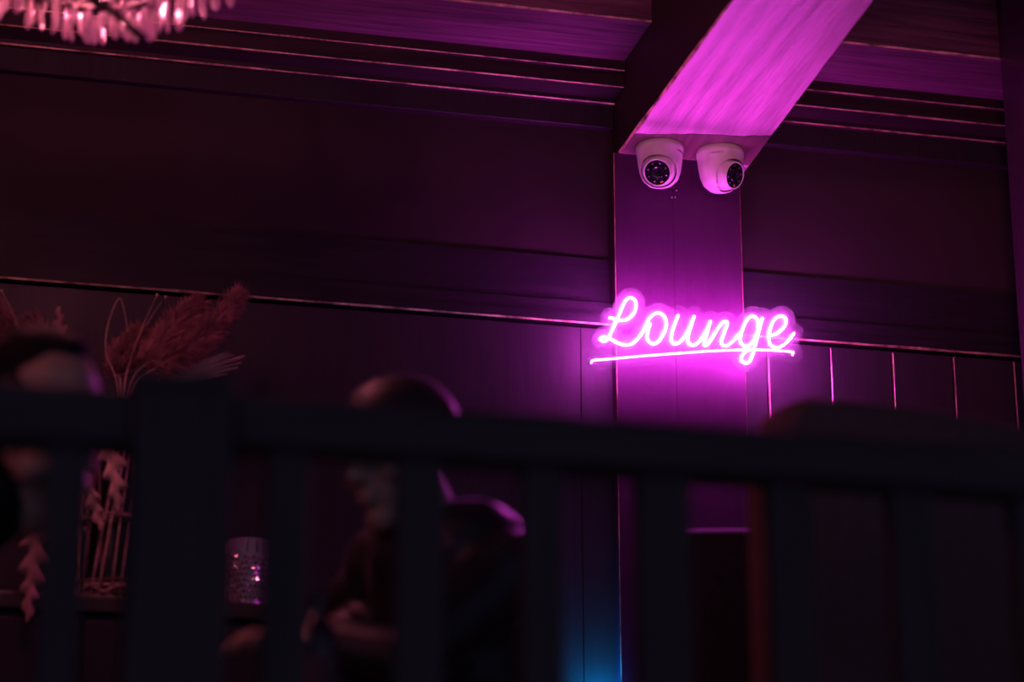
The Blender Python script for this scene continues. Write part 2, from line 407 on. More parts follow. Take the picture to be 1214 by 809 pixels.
gl = nt.nodes.new('ShaderNodeBsdfGlossy'); gl.inputs['Roughness'].default_value = 0.05; gl.inputs['Color'].default_value = (0.8, 0.8, 0.8, 1)
m1 = nt.nodes.new('ShaderNodeMixShader'); m1.inputs[0].default_value = 0.035
m2 = nt.nodes.new('ShaderNodeMixShader'); m2.inputs[0].default_value = 0.008
nt.links.new(tr.outputs[0], m1.inputs[1]); nt.links.new(df.outputs[0], m1.inputs[2])
nt.links.new(m1.outputs[0], m2.inputs[1]); nt.links.new(gl.outputs[0], m2.inputs[2])
nt.links.new(m2.outputs[0], nt.nodes['Material Output'].inputs['Surface'])

def neon_sign():
    YT = PF - 0.070                       # tube axis
    YA = PF - 0.063                       # acrylic board
    base = at(822, 440, PF)
    zc = at(822, 395, PF).z; LEAN = 0.28
    t = empty('neon_sign', base); o = Vector(base)
    def on_sign(x, y, Y):                # the leaning plane of the sign
        d = ray(x, y); return CAM + d * ((Y - CAM.y + LEAN * (zc - CAM.z)) / (d.y + LEAN * d.z))
    for nm, S in STROKES:
        pts = [on_sign(x, y, YT) - o for (x, y) in S]
        if nm == 'underline_tube':
            pts[0].y += 0.008; pts[-1].y += 0.008
        pts = catmull(pts, 6)
        bm = bmesh.new(); tube(bm, pts, 0.0023, 8)
        from_bm(nm, bm, M_neon_u if nm == 'underline_tube' else M_neon, t, True)
    # backing board: everything within 21 mm of a tube, traced on a grid
    import itertools
    P2 = []
    for nm, S in STROKES:
        q = catmull([on_sign(x, y, YA) for (x, y) in S], 6); P2 += [(p.x, p.z) for p in q]
    P2 = np.array(P2); rad = 0.0215; h = 0.0025
    gx = np.arange(P2[:, 0].min() - rad * 1.4, P2[:, 0].max() + rad * 1.4, h); gz = np.arange(P2[:, 1].min() - rad * 1.4, P2[:, 1].max() + rad * 1.4, h)
    D = np.full((len(gz), len(gx)), 9.0)
    GX, GZ = np.meshgrid(gx, gz)
    for (x, z) in P2: D = np.minimum(D, (GX - x) ** 2 + (GZ - z) ** 2)
    D = np.sqrt(D) - rad
    segs = {}
    def key(a): return a
    def lerp(i0, j0, i1, j1):
        a, b = D[i0, j0], D[i1, j1]; s = a / (a - b)
        return (gx[j0] + (gx[j1] - gx[j0]) * s, gz[i0] + (gz[i1] - gz[i0]) * s)
    pos = {}
    nxt = {}
    for i in range(len(gz) - 1):
        for j in range(len(gx) - 1):
            cs = [(i, j), (i, j + 1), (i + 1, j + 1), (i + 1, j)]
            ins = [D[c] < 0 for c in cs]
            if all(ins) or not any(ins): continue
            outs, inn = [], []
            for k_ in range(4):
                a, b_ = cs[k_], cs[(k_ + 1) % 4]
                if ins[k_] != ins[(k_ + 1) % 4]:
                    e = tuple(sorted((a, b_))); pos[e] = lerp(*a, *b_)
                    (outs if ins[k_] else inn).append(e)
            for a, b_ in zip(outs, inn): nxt[a] = b_
    loops = []
    while nxt:
        s0 = next(iter(nxt)); lp = [s0]; c = nxt.pop(s0)
        while c != s0 and c in nxt: lp.append(c); c = nxt.pop(c)
        if len(lp) > 8: loops.append([pos[e] for e in lp])
    cu = bpy.data.curves.new('tmp', 'CURVE'); cu.dimensions = '2D'; cu.fill_mode = 'BOTH'; cu.extrude = 0.0022
    for lp in loops:
        sp = cu.splines.new('POLY'); sp.points.add(len(lp) - 1); sp.use_cyclic_u = True
        for q, (x, z) in zip(sp.points, lp): q.co = (x - o.x, z - o.z, 0, 1)
    tmp = bpy.data.objects.new('tmp', cu); C.objects.link(tmp)
    me = evaluated(tmp, 'backing_board')
    me.transform(Matrix.Translation((0, YA - o.y, 0)) @ Matrix.Rotation(R(90), 4, 'X'))
    for v in me.vertices: v.co.y -= LEAN * (v.co.z + o.z - zc)
    link('backing_board', me, M_acry, t)
    for (x, y) in ((765, 392), (858, 402)):     # stand-off screws
        p = at(x, y, YA) - o
        bm = bmesh.new(); tube(bm, [p + Vector((0, -0.004, 0)), p + Vector((0, 0.061, 0))], 0.0018, 8); from_bm('stand_off', bm, M_steel, t, True)
    setp(t, 'glowing pink neon sign reading Lounge in underlined script on clear acrylic', 'neon sign')
neon_sign()

# ------------------------------------------------------------------ security cameras under the beam
def frame_to(d, up=Vector((0, 0, 1))):    # rotation whose +Z looks along d
    z = d.normalized(); x = up.cross(z).normalized(); y = z.cross(x)
    return Matrix(((x.x, y.x, z.x, 0), (x.y, y.y, z.y, 0), (x.z, y.z, z.z, 0), (0, 0, 0, 1)))
def turret_camera(px, py, d, text_az, label):
    base = atz(px, py, zb - 0.0015); t = empty('security_camera', base)
    d = d.normalized(); r = 0.0555
    bm = bmesh.new()
    lathe(bm, [(r * 0.97, 0), (r, -0.004), (r * 0.995, -0.014), (r * 0.985, -0.0148), (r * 0.975, -0.0156), (r * 0.93, -0.040), (r * 0.86, -0.064), (r * 0.74, -0.082), (r * 0.52, -0.094), (r * 0.25, -0.099), (0, -0.100)], 64)
    bmesh.ops.recalc_face_normals(bm, faces=bm.faces)
    me = bpy.data.meshes.new('housing'); bm.to_mesh(me); bm.free()
    hob = bpy.data.objects.new('tmp_h', me); C.objects.link(hob)
    E = Vector((0, 0, -0.054))
    bm = bmesh.new(); bmesh.ops.create_uvsphere(bm, u_segments=48, v_segments=24, radius=0.0425)
    bmesh.ops.translate(bm, verts=bm.verts, vec=E + d * 0.022)
    cm = bpy.data.meshes.new('cut'); bm.to_mesh(cm); bm.free()
    cob = bpy.data.objects.new('tmp_c', cm); C.objects.link(cob)
    md = hob.modifiers.new('b', 'BOOLEAN'); md.operation = 'DIFFERENCE'; md.object = cob; md.solver = 'EXACT'
    me2 = evaluated(hob, 'housing'); bpy.data.objects.remove(cob)
    me2.polygons.foreach_set('use_smooth', [True] * len(me2.polygons))
    ho = link('housing', me2, M_plastic, t)
    md = ho.modifiers.new('s', 'EDGE_SPLIT'); md.split_angle = R(35)
    F = Matrix.Translation(E) @ frame_to(d)
    # eyeball: a sphere cut off flat in front, with a raised rim
    R0 = 0.0395; fz = 0.0300; fr = 0.0318; s0 = 0.010
    prof = []
    a_end = math.acos(min(1, (fz - 0.001) / R0))
    for i in range(18):
        a = math.pi - (math.pi - a_end) * i / 17
        prof.append((max(0.0, R0 * math.sin(a)) if 0 < i else 0.0, R0 * math.cos(a) + s0))
    zt = fz + s0
    prof += [(fr + 0.0004, zt + 0.0042), (fr - 0.0012, zt + 0.0052), (fr - 0.0026, zt + 0.0046), (fr - 0.0026, zt + 0.001), (0, zt + 0.001)]
    bm = bmesh.new(); lathe(bm, prof, 48, F, cap_top=False); eb = from_bm('eyeball', bm, M_plastic, t, True)
    md = eb.modifiers.new('s', 'EDGE_SPLIT'); md.split_angle = R(40)
    bm = bmesh.new(); lathe(bm, [(0, zt + 0.0036), (fr - 0.0028, zt + 0.0036), (fr - 0.0028, zt + 0.0012), (0, zt + 0.0012)], 48, F, cap_top=False)
    win = from_bm('window', bm, M_lens, t)
    bm = bmesh.new(); lathe(bm, [(0.0135, zt + 0.0037), (0.0150, zt + 0.0060), (0.0138, zt + 0.0070), (0.0115, zt + 0.0048), (0.0100, zt + 0.0040), (0, zt + 0.0050)], 36, F, cap_top=False)
    from_bm('lens', bm, M_lens, t, True)
    for k_ in range(8):                                    # infrared lamps around the lens
        a = 2 * math.pi * (k_ + 0.5) / 8
        G = F @ Matrix.Translation((0.0218 * math.cos(a), 0.0218 * math.sin(a), zt + 0.0036))
        bm = bmesh.new(); lathe(bm, [(0, 0.0016), (0.0016, 0.0013), (0.0027, 0.0002), (0.0027, -0.0006)], 12, G, cap_top=False)
        from_bm('infrared_lamp', bm, M_led, win, True)
    for dx in (-0.0022, 0.0022):                           # two tiny amber marks low on the window
        G = F @ Matrix.Translation((dx + 0.008, -0.0235, zt + 0.0038))
        bm = bmesh.new(); add_box(bm, -0.0013, 0.0013, -0.0012, 0.0012, -0.0002, 0.0003, M=G); from_bm('amber_mark', bm, M_orange, win)
    # maker's lettering wrapped flat on the housing
    cu = bpy.data.curves.new('txt', 'FONT'); cu.body = 'HIWATCH'; cu.size = 0.0064; cu.align_x = 'LEFT'; cu.extrude = 0.0002
    tob = bpy.data.objects.new('tmp_t', cu); C.objects.link(tob); tm = evaluated(tob, 'lettering')
    zz = -0.0245; rr = r * 0.956
    def wrap(me_):
        for v in me_.vertices:
            a = text_az + v.co.x / rr
            q = rr + v.co.z + 0.0003 - (v.co.y) * -0.10
            v.co = Vector((q * math.sin(a), -q * math.cos(a), zz + v.co.y))
    wrap(tm); link('lettering', tm, M_ink, ho)
    bm = bmesh.new()
    add_box(bm, -0.0050, -0.0018, 0.0006, 0.0030, 0, 0.0004)
    mm = bpy.data.meshes.new('orange_mark'); bm.to_mesh(mm); bm.free(); wrap(mm); link('orange_mark', mm, M_orange, ho)
    setp(t, label, 'camera', 'security cameras under the beam')
M_led = plain('infrared_lamp_glass', (0.10, 0.05, 0.09), 0.15, 0.8, var=0.05, coat=1.0)
turret_camera(782, 174, -FW + RT * -0.22 + UP * -0.30, R(35), 'white turret security camera on the beam, lens facing the viewer')
turret_camera(853.5, 180, -FW * 0.70 + RT * 0.68 + UP * -0.16, R(-42), 'white turret security camera on the beam, lens turned to the right')

# ------------------------------------------------------------------ railing in the foreground
YR = 3.05
def railing():
    x0, x1 = XL + 0.01, XR - 0.01
    zt = at(700, 505, YR).z; zbm = at(700, 560, YR).z
    t = empty('railing', (at(213, 500, YR).x, YR, 0)); o = Vector(t.location)
    def B(name, a, b, y0, y1, z0, z1_, bev, mat):
        bm = bmesh.new(); add_box(bm, a - o.x, b - o.x, y0 - o.y, y1 - o.y, z0, z1_, bev); return from_bm(name, bm, mat, t)
    nL, nR = at(156, 600, YR - 0.06).x, at(274, 600, YR - 0.06).x
    w2 = (nR - nL) / 2; xc = (nL + nR) / 2
    B('handrail', x0, nL + 0.005, YR - 0.045, YR + 0.045, zbm - 0.012, zt - 0.003, 0.012, M_rail)
    B('handrail', nR - 0.005, x1, YR - 0.045, YR + 0.045, zbm, zt, 0.012, M_rail)
    B('bottom_rail', x0, x1, YR - 0.03, YR + 0.03, 0.06, 0.12, 0.006, M_rail)
    zn = at(215, 448, YR - 0.06).z
    np_ = B('newel_post', nL, nR, YR - w2, YR + w2, 0.0, zn - 0.012, 0.004, M_railZ)
    bm = bmesh.new(); add_box(bm, nL - 0.006 - o.x, nR + 0.006 - o.x, -w2 - 0.006, w2 + 0.006, zn - 0.014, zn + 0.004, 0.004)
    from_bm('post_cap', bm, M_railZ, np_)
    cols = [(76, 48), (341, 52), (500, 56), (645, 46), (790, 62), (940, 50)] + [(76 - 146 * q, 50) for q in range(1, 12)] + [(940 + 146 * q, 50) for q in range(1, 18)]
    for c, wpx in cols:
        a, b_ = at(c - wpx / 2, 640, YR - 0.02).x, at(c + wpx / 2, 640, YR - 0.02).x
        if a < x0 + 0.02 or b_ > x1 - 0.02: continue
        B('baluster', a, b_, YR - 0.018, YR + 0.018, 0.11, zbm + 0.006, 0.004, M_railZ)
    setp(t, 'dark wooden railing with flat balusters and square post across the foreground', 'railing')
railing()

# ------------------------------------------------------------------ chandelier, upper left
M_crystal, nt, b = new_mat('crystal_drop')
b.inputs['Base Color'].default_value = (0.80, 0.66, 0.70, 1); b.inputs['Roughness'].default_value = 0.10
b.inputs['Metallic'].default_value = 0.4; b.inputs['Transmission Weight'].default_value = 0.2
tl = nt.nodes.new('ShaderNodeBsdfTranslucent'); tl.inputs['Color'].default_value = (0.95, 0.74, 0.80, 1)
oi = nt.nodes.new('ShaderNodeObjectInfo'); mr = nt.nodes.new('ShaderNodeMapRange')
mr.inputs['To Min'].default_value = 0.45; mr.inputs['To Max'].default_value = 0.95
nt.links.new(oi.outputs['Random'], mr.inputs['Value'])
mx = nt.nodes.new('ShaderNodeMixShader'); nt.links.new(mr.outputs[0], mx.inputs[0])
nt.links.new(b.outputs[0], mx.inputs[1]); nt.links.new(tl.outputs[0], mx.inputs[2])
nt.links.new(mx.outputs[0], nt.nodes['Material Output'].inputs['Surface'])
M_brass = plain('dark_bronze', (0.05, 0.03, 0.03), 0.35, metal=0.7, var=0.2)
M_bulb = emitter('pink_bulb', (1.0, 0.24, 0.36), 120.0)
def chandelier():
    c = at(108, -12, 4.02); zr = c.z
    t = empty('chandelier', (c.x, c.y, zr)); rng = random.Random(3)
    def ring(rad, z, th=0.005):
        bm = bmesh.new(); tube(bm, [(rad * math.cos(2 * math.pi * k_ / 40), rad * math.sin(2 * math.pi * k_ / 40), z) for k_ in range(40)], th, 6, closed=True)
        return from_bm('ring', bm, M_brass, t, True)
    tiers = [(0.285, 0.150, 46, 0.075), (0.225, 0.095, 38, 0.070), (0.180, 0.052, 32, 0.062), (0.125, 0.022, 22, 0.062), (0.060, 0.006, 10, 0.055)]
    for (rad, z, n, L) in tiers: ring(rad, z)
    ring(0.20, 0.30)
    for k_ in range(6):                                     # bronze arms from the stem to the rings
        a = 2 * math.pi * k_ / 6 + 0.35
        pts = catmull([(0.012 * math.cos(a), 0.012 * math.sin(a), 0.34), (0.12 * math.cos(a), 0.12 * math.sin(a), 0.37), (0.24 * math.cos(a), 0.24 * math.sin(a), 0.27), (0.285 * math.cos(a), 0.285 * math.sin(a), 0.150), (0.185 * math.cos(a), 0.185 * math.sin(a), 0.052), (0.06 * math.cos(a), 0.06 * math.sin(a), 0.006)], 6)
        bm = bmesh.new(); tube(bm, pts, 0.006, 6); from_bm('arm', bm, M_brass, t, True)
    def drop_mesh(L, w, n=6):
        bm = bmesh.new(); lathe(bm, [(0, 0), (w * 0.55, -L * 0.10), (w * 0.8, -L * 0.45), (w, -L * 0.80), (w * 0.6, -L * 0.93), (0, -L)], n)
        bmesh.ops.recalc_face_normals(bm, faces=bm.faces)
        me = bpy.data.meshes.new('crystal'); bm.to_mesh(me); bm.free(); me.materials.append(M_crystal); return me
    def bead_mesh(w):
        bm = bmesh.new(); bmesh.ops.create_icosphere(bm, subdivisions=1, radius=w)
        me = bpy.data.meshes.new('bead'); bm.to_mesh(me); bm.free(); me.materials.append(M_crystal); return me
    drops = [drop_mesh(1.0, 0.11), drop_mesh(1.0, 0.075), drop_mesh(1.0, 0.14, 8)]
    bead = bead_mesh(0.0075)
    for (rad, z, n, L) in tiers:
        for k_ in range(n):
            a = 2 * math.pi * (k_ + 0.4 * rng.random()) / n
            l = L * rng.uniform(0.72, 1.2)
            o = bpy.data.objects.new('crystal', rng.choice(drops)); C.objects.link(o); o.parent = t
            o.location = (rad * math.cos(a), rad * math.sin(a), z - 0.010 - 0.012 * rng.random())
            o.rotation_euler = (rng.uniform(-0.16, 0.16), rng.uniform(-0.16, 0.16), rng.uniform(0, 6)); o.scale = (l, l, l)
            if k_ % 2 == 0:
                q = bpy.data.objects.new('crystal_bead', bead); C.objects.link(q); q.parent = t
                q.location = (rad * 1.02 * math.cos(a), rad * 1.02 * math.sin(a), z + 0.008)
    for k_ in range(24):                                    # slanting chains of beads between the tiers as long slim drops
        a = 2 * math.pi * k_ / 24
        o = bpy.data.objects.new('crystal', drops[1]); C.objects.link(o); o.parent = t
        o.location = (0.20 * math.cos(a), 0.20 * math.sin(a), 0.30); o.scale = (0.13, 0.13, 0.16)
        o.rotation_euler = (0.55 * math.sin(a), -0.55 * math.cos(a), 0)
    p0, p1 = at(98, -12, 3.74) - Vector(t.location), at(172, 47, 3.80) - Vector(t.location)
    bm = bmesh.new(); tube(bm, [p0, p0.lerp(p1, 0.5) + Vector((0, 0, 0.004)), p1], 0.007, 8); from_bm('arm', bm, M_brass, t, True)
    for (dx, dy, l) in ((0.05, 0.02, 0.05), (0.085, 0.015, 0.055), (0.0, 0.0, 0.06)):
        o = bpy.data.objects.new('crystal', drops[0]); C.objects.link(o); o.parent = t
        o.location = (dx, dy, -0.035); o.scale = (l, l, l)
    bm = bmesh.new(); tube(bm, [(0, 0, 0.34), (0, 0, ZCEIL - zr - 0.03)], 0.008, 8); lathe(bm, [(0.0, ZCEIL - zr), (0.06, ZCEIL - zr), (0.05, ZCEIL - zr - 0.03), (0.01, ZCEIL - zr - 0.04)], 20)
    from_bm('stem', bm, M_brass, t, True)
    for k_ in range(5):
        a = 2 * math.pi * k_ / 5 + 0.2
        p = Vector((0.13 * math.cos(a), 0.13 * math.sin(a), 0.115))
        bm = bmesh.new(); bmesh.ops.create_uvsphere(bm, u_segments=12, v_segments=8, radius=0.018)
        for v in bm.verts: v.co.z *= 1.35
        bmesh.ops.translate(bm, verts=bm.verts, vec=p); from_bm('bulb', bm, M_bulb, t, True)
        lm = lamp('chandelier_light', 'POINT', p + Vector((0, 0, 0.0)), (1.0, 0.17, 0.27), 11.5, 0.02); lm.parent = t
    setp(t, 'tiered crystal chandelier glowing pink, hanging at the upper left', 'chandelier')
chandelier()

# ------------------------------------------------------------------ people
M_skin = plain('skin', (0.46, 0.27, 0.21), 0.5, 0.4, var=0.06, scale=40)
M_hair = plain('dark_hair', (0.010, 0.008, 0.010), 0.7, 0.15, var=0.3, scale=90, bump=0.4)
M_cloth = plain('black_cloth', (0.020, 0.017, 0.022), 0.42, 0.6, var=0.3, scale=120, bump=0.2)
M_cloth2 = plain('black_jersey', (0.012, 0.012, 0.016), 0.9, 0.1, var=0.3, scale=120, bump=0.2)
M_trouser = plain('dark_trousers', (0.012, 0.013, 0.018), 0.9, 0.1, var=0.3, scale=150)
M_cap = plain('cap_cloth', (0.026, 0.018, 0.022), 0.5, 0.5, var=0.3, scale=150, bump=0.2)
M_eye = plain('eye', (0.55, 0.5, 0.48), 0.1, 0.6, var=0.02)
M_shoe = plain('shoe_leather', (0.012, 0.011, 0.012), 0.5, 0.4)
for m_ in (M_cloth, M_cap):
    b_ = m_.node_tree.nodes['Principled BSDF']; b_.inputs['Sheen Weight'].default_value = 0.8 if m_ is M_cloth else 0.3; b_.inputs['Sheen Roughness'].default_value = 0.2
def lump(name, caps, ells, voxel, mat, parent, smooth=6):
    """one continuous skin over tapered limbs (caps) and ellipsoids (ells)"""
    tmp = bmesh.new(); bmesh.ops.create_icosphere(tmp, subdivisions=2, radius=1)
    uv = np.array([v.co[:] for v in tmp.verts]); uf = np.array([[v.index for v in f.verts] for f in tmp.faces]); tmp.free()
    V, F, n = [], [], 0
    def put(A, c):
        nonlocal n
        V.append(uv @ A.T + np.array(c)); F.append(uf + n); n += len(uv)
    for (p0, p1, r0, r1) in caps:
        p0, p1 = Vector(p0), Vector(p1); L = (p1 - p0).length
        st = max(2, int(L / (0.35 * min(r0, r1))) + 1)
        for i in range(st + 1):
            u = i / st; r = r0 + (r1 - r0) * u; put(np.eye(3) * r, p0.lerp(p1, u))
    for (c, rad, M) in ells:
        A = np.diag(rad)
        if M is not None: A = np.array(M.to_3x3()) @ A
        put(A, c)
    me = bpy.data.meshes.new('tmp'); me.from_pydata(np.vstack(V).tolist(), [], np.vstack(F).tolist())
    o = bpy.data.objects.new('tmp', me); C.objects.link(o)
    m = o.modifiers.new('r', 'REMESH'); m.mode = 'VOXEL'; m.voxel_size = voxel; m.use_smooth_shade = True
    m = o.modifiers.new('s', 'SMOOTH'); m.factor = 0.5; m.iterations = smooth
    return link(name, evaluated(o, name), mat, parent, True)
def head_parts(HM):                        # local frame: x forward, y left, z up, origin at eye height
    rot = HM.to_3x3()
    E = lambda c, r: (HM @ Vector(c), r, rot)
    ells = [E((-0.010, 0, 0.035), (0.098, 0.076, 0.086)), E((0.028, 0, -0.030), (0.062, 0.061, 0.085)), E((0.060, 0, -0.098), (0.026, 0.030, 0.022)),
            E((0.080, 0, 0.020), (0.016, 0.050, 0.012)), E((0.088, 0, -0.056), (0.012, 0.024, 0.007)), E((0.086, 0, -0.068), (0.012, 0.021, 0.008))]
    for s in (-1, 1):
        ells += [E((0.060, 0.040 * s, -0.024), (0.026, 0.024, 0.024)), E((-0.008, 0.077 * s, -0.006), (0.021, 0.009, 0.033)), E((0.100, 0.011 * s, -0.034), (0.010, 0.008, 0.008)),
                 E((0.012, 0.055 * s, -0.075), (0.030, 0.014, 0.026))]
    caps = [(HM @ Vector((0.086, 0, 0.012)), HM @ Vector((0.110, 0, -0.028)), 0.009, 0.0125),
            (HM @ Vector((-0.022, 0, -0.05)), HM @ Vector((-0.045, 0, -0.135)), 0.056, 0.058)]
    return caps, ells
def hand_parts(w, d, up, s=1.0):           # wrist, pointing direction, back-of-hand normal
    d = d.normalized(); up = (up - d * up.dot(d)).normalized(); sd = d.cross(up).normalized() * s
    P = lambda a, b_, c: w + d * a + sd * b_ + up * c
    caps = []
    for k_, (y0, y1, L) in enumerate(((-0.030, -0.044, 0.066), (-0.010, -0.015, 0.076), (0.011, 0.015, 0.071), (0.031, 0.044, 0.056))):
        caps.append((P(0.01, y0 * 0.5, 0), P(0.082, y0, 0.004), 0.014, 0.011))
        k1, k2, k3 = P(0.082, y0, 0.004), P(0.082 + L * 0.48, y0 + (y1 - y0) * 0.5, 0.0), P(0.082 + L * 0.78, y1, -0.014)
        k4 = P(0.082 + L * 0.92, y1, -0.028)
        caps += [(k1, k2, 0.0095, 0.0088), (k2, k3, 0.0088, 0.0080), (k3, k4, 0.0080, 0.0070)]
    caps += [(P(0.018, -0.020, -0.006), P(0.050, -0.050, -0.014), 0.015, 0.012), (P(0.050, -0.050, -0.014), P(0.080, -0.064, -0.018), 0.011, 0.0095), (P(0.080, -0.064, -0.018), P(0.100, -0.064, -0.024), 0.0095, 0.008)]
    return caps
def person(name, base, Hc, fwd, pitch, roll, S, sh_dir, pelvis, elbows, wrists, hand_dirs, knees, ankles, cloth, label, cap=False):
    t = empty(name, base); o = Vector(base); L = lambda p: Vector(p) - o
    Hc, S, pelvis = L(Hc), L(S), L(pelvis); elbows = [L(p) for p in elbows]; wrists = [L(p) for p in wrists]; knees = [L(p) for p in knees]; ankles = [L(p) for p in ankles]
    f = Vector((fwd[0], fwd[1], 0)).normalized(); l = Vector((-f.y, f.x, 0))
    HM = Matrix(((f.x, l.x, 0, 0), (f.y, l.y, 0, 0), (0, 0, 1, 0), (0, 0, 0, 1)))
    HM = Matrix.Translation(Hc) @ HM @ Matrix.Rotation(pitch, 4, 'Y') @ Matrix.Rotation(roll, 4, 'X')
    hc, he = head_parts(HM)
    nb = HM @ Vector((-0.045, 0, -0.135))
    sd = Vector(sh_dir).normalized(); sh = [S + sd * 0.17 - Vector((0, 0, 0.045)), S - sd * 0.17 - Vector((0, 0, 0.045))]          # left, right shoulder
    hip = [pelvis + sd * 0.09, pelvis - sd * 0.09]
    mid = S.lerp(pelvis, 0.45)
    caps = hc + [(nb, S, 0.058, 0.070), (S, sh[0], 0.085, 0.062), (S, sh[1], 0.085, 0.062), (S, mid, 0.105, 0.105), (mid, pelvis, 0.108, 0.125),
                 (mid + sd * 0.05, S + sd * 0.09, 0.10, 0.085), (mid - sd * 0.05, S - sd * 0.09, 0.10, 0.085)]
    for i in (0, 1):
        caps += [(sh[i], elbows[i], 0.052, 0.040), (elbows[i], wrists[i], 0.040, 0.026), (hip[i], knees[i], 0.085, 0.056), (knees[i], ankles[i], 0.056, 0.036)]
        caps += hand_parts(wrists[i], hand_dirs[i], Vector((0, 0, 1)), 1.0 if i == 0 else -1.0)
    lump('body', caps, he, 0.0052, M_skin, t, 4)
    g = 0.013
    jc = [(nb.lerp(S, 0.45), S, 0.070 + g, 0.080 + g), (S, sh[0], 0.085 + g, 0.064 + g), (S, sh[1], 0.085 + g, 0.064 + g), (S, mid, 0.107 + g, 0.108 + g), (mid, pelvis, 0.110 + g, 0.128 + g),
          (mid + sd * 0.05, S + sd * 0.09, 0.10 + g, 0.087 + g), (mid - sd * 0.05, S - sd * 0.09, 0.10 + g, 0.087 + g)]
    for i in (0, 1): jc += [(sh[i], elbows[i], 0.055 + g, 0.044 + g), (elbows[i], elbows[i].lerp(wrists[i], 0.92), 0.044 + g, 0.030 + g)]
    lump('jacket', jc, [], 0.009, cloth, t, 5)
    tc_ = [(pelvis - sd * 0.02, pelvis + sd * 0.02, 0.140, 0.140)]
    for i in (0, 1): tc_ += [(hip[i], knees[i], 0.098, 0.070), (knees[i], ankles[i] + Vector((0, 0, 0.03)), 0.070, 0.058)]
    lump('trousers', tc_, [], 0.012, M_trouser, t, 5)
    for i in (0, 1):
        fd = Vector((ankles[i].x - knees[i].x, ankles[i].y - knees[i].y, 0)) * 0.0 + f
        lump('shoe', [(ankles[i] + Vector((0, 0, -0.035)) - fd * 0.04, ankles[i] + Vector((0, 0, -0.045)) + fd * 0.16, 0.042, 0.034)], [], 0.010, M_shoe, t, 3)
    for s in (-1, 1):
        bm = bmesh.new(); bmesh.ops.create_uvsphere(bm, u_segments=12, v_segments=8, radius=0.0115)
        bmesh.ops.translate(bm, verts=bm.verts, vec=HM @ Vector((0.0755, 0.031 * s, 0.0))); from_bm('eye', bm, M_eye, t, True)
    # hair: a shell over the back and top of the skull
    rot = HM.to_3x3(); he2 = []
    rng = random.Random(5)
    for k_ in range(60):
        a = rng.uniform(0, 2 * math.pi); e = rng.uniform(-0.25, 1.45)
        d = Vector((math.cos(a) * math.cos(e), math.sin(a) * math.cos(e), math.sin(e)))
        if d.x > 0.35 and d.z < 0.82: continue
        he2.append((HM @ Vector((-0.012 + d.x * 0.088, d.y * 0.068, 0.038 + d.z * 0.076)), (0.026, 0.026, 0.024), rot))
    he2 += [(HM @ Vector((-0.036, 0, 0.056)), (0.090, 0.084, 0.088), rot)]
    if not cap: lump('hair', [], he2, 0.006, M_hair, t, 3)
    if cap:
        cp = []
        bm = bmesh.new()
        n, m = 36, 10; rows = []
        for j in range(m + 1):
            e = math.pi / 2 * j / m
            rows.append([bm.verts.new((-0.008 + 0.112 * math.cos(2 * math.pi * k_ / n) * math.cos(e) ** 0.75, 0.092 * math.sin(2 * math.pi * k_ / n) * math.cos(e) ** 0.75, 0.030 + 0.108 * math.sin(e))) for k_ in range(n)] if j < m else [bm.verts.new((-0.008, 0, 0.138))])
        for j in range(m):
            for k_ in range(n):
                k2 = (k_ + 1) % n
                if j == m - 1: bm.faces.new((rows[j][k_], rows[j][k2], rows[m][0]))
                else: bm.faces.new((rows[j][k_], rows[j][k2], rows[j + 1][k2], rows[j + 1][k_]))
        bmesh.ops.transform(bm, matrix=HM, verts=bm.verts)
        cap_o = from_bm('cap', bm, M_cap, t, True)
        md = cap_o.modifiers.new('t', 'SOLIDIFY'); md.thickness = 0.003
        bm = bmesh.new(); r0 = []; r1 = []
        for k_ in range(17):
            a = R(-62 + 124 * k_ / 16)
            r0.append(bm.verts.new((-0.008 + 0.110 * math.cos(a), 0.091 * math.sin(a), 0.032)))
            r1.append(bm.verts.new((-0.008 + 0.110 * math.cos(a) + 0.070 * math.cos(a * 1.2) ** 0.6, 0.091 * math.sin(a) * 0.95, 0.020 - 0.014 * math.sin(a) ** 2)))
        for k_ in range(16): bm.faces.new((r0[k_], r0[k_ + 1], r1[k_ + 1], r1[k_]))
        bmesh.ops.transform(bm, matrix=HM, verts=bm.verts)
        br = from_bm('brim', bm, M_cap, cap_o, True); md = br.modifiers.new('t', 'SOLIDIFY'); md.thickness = 0.004
        bm = bmesh.new(); bmesh.ops.create_uvsphere(bm, u_segments=12, v_segments=6, radius=0.007)
        bmesh.ops.translate(bm, verts=bm.verts, vec=HM @ Vector((-0.008, 0, 0.140))); from_bm('button', bm, M_cap, cap_o, True)
    setp(t, label, 'person')
    return t

# the person in the cap, seated in profile behind the railing
YB = 3.74
fB = Vector((-0.86, -0.51, 0)); lB = Vector((0.51, -0.86, 0))
HB = at(476, 545, YB)
SB = HB + Vector((0.070, 0.060, -0.160)); pelB = Vector((SB.x + 0.10, SB.y + 0.05, 0.56))
handB = at(322, 752, YB - 0.06)
elB = [at(478, 790, YB - 0.16), at(430, 770, YB + 0.22)]
wrB = [at(372, 762, YB - 0.10), at(412, 748, YB + 0.10)]
kB = [pelB + Vector((-0.42, -0.09, 0)), pelB + Vector((-0.42, 0.13, 0))]
for q in kB: q.z = 0.53
aB = [Vector((q.x + 0.03, q.y, 0.085)) for q in kB]
person('person', (pelB.x, pelB.y, 0), HB, fB, R(10), R(0), SB, lB, pelB, elB, wrB, [fB + Vector((0, 0.1, -0.02)), Vector((-0.6, -0.6, -0.05))], kB, aB, M_cloth,
       'person in a dark cap and black jacket sitting sideways behind the railing', cap=True)
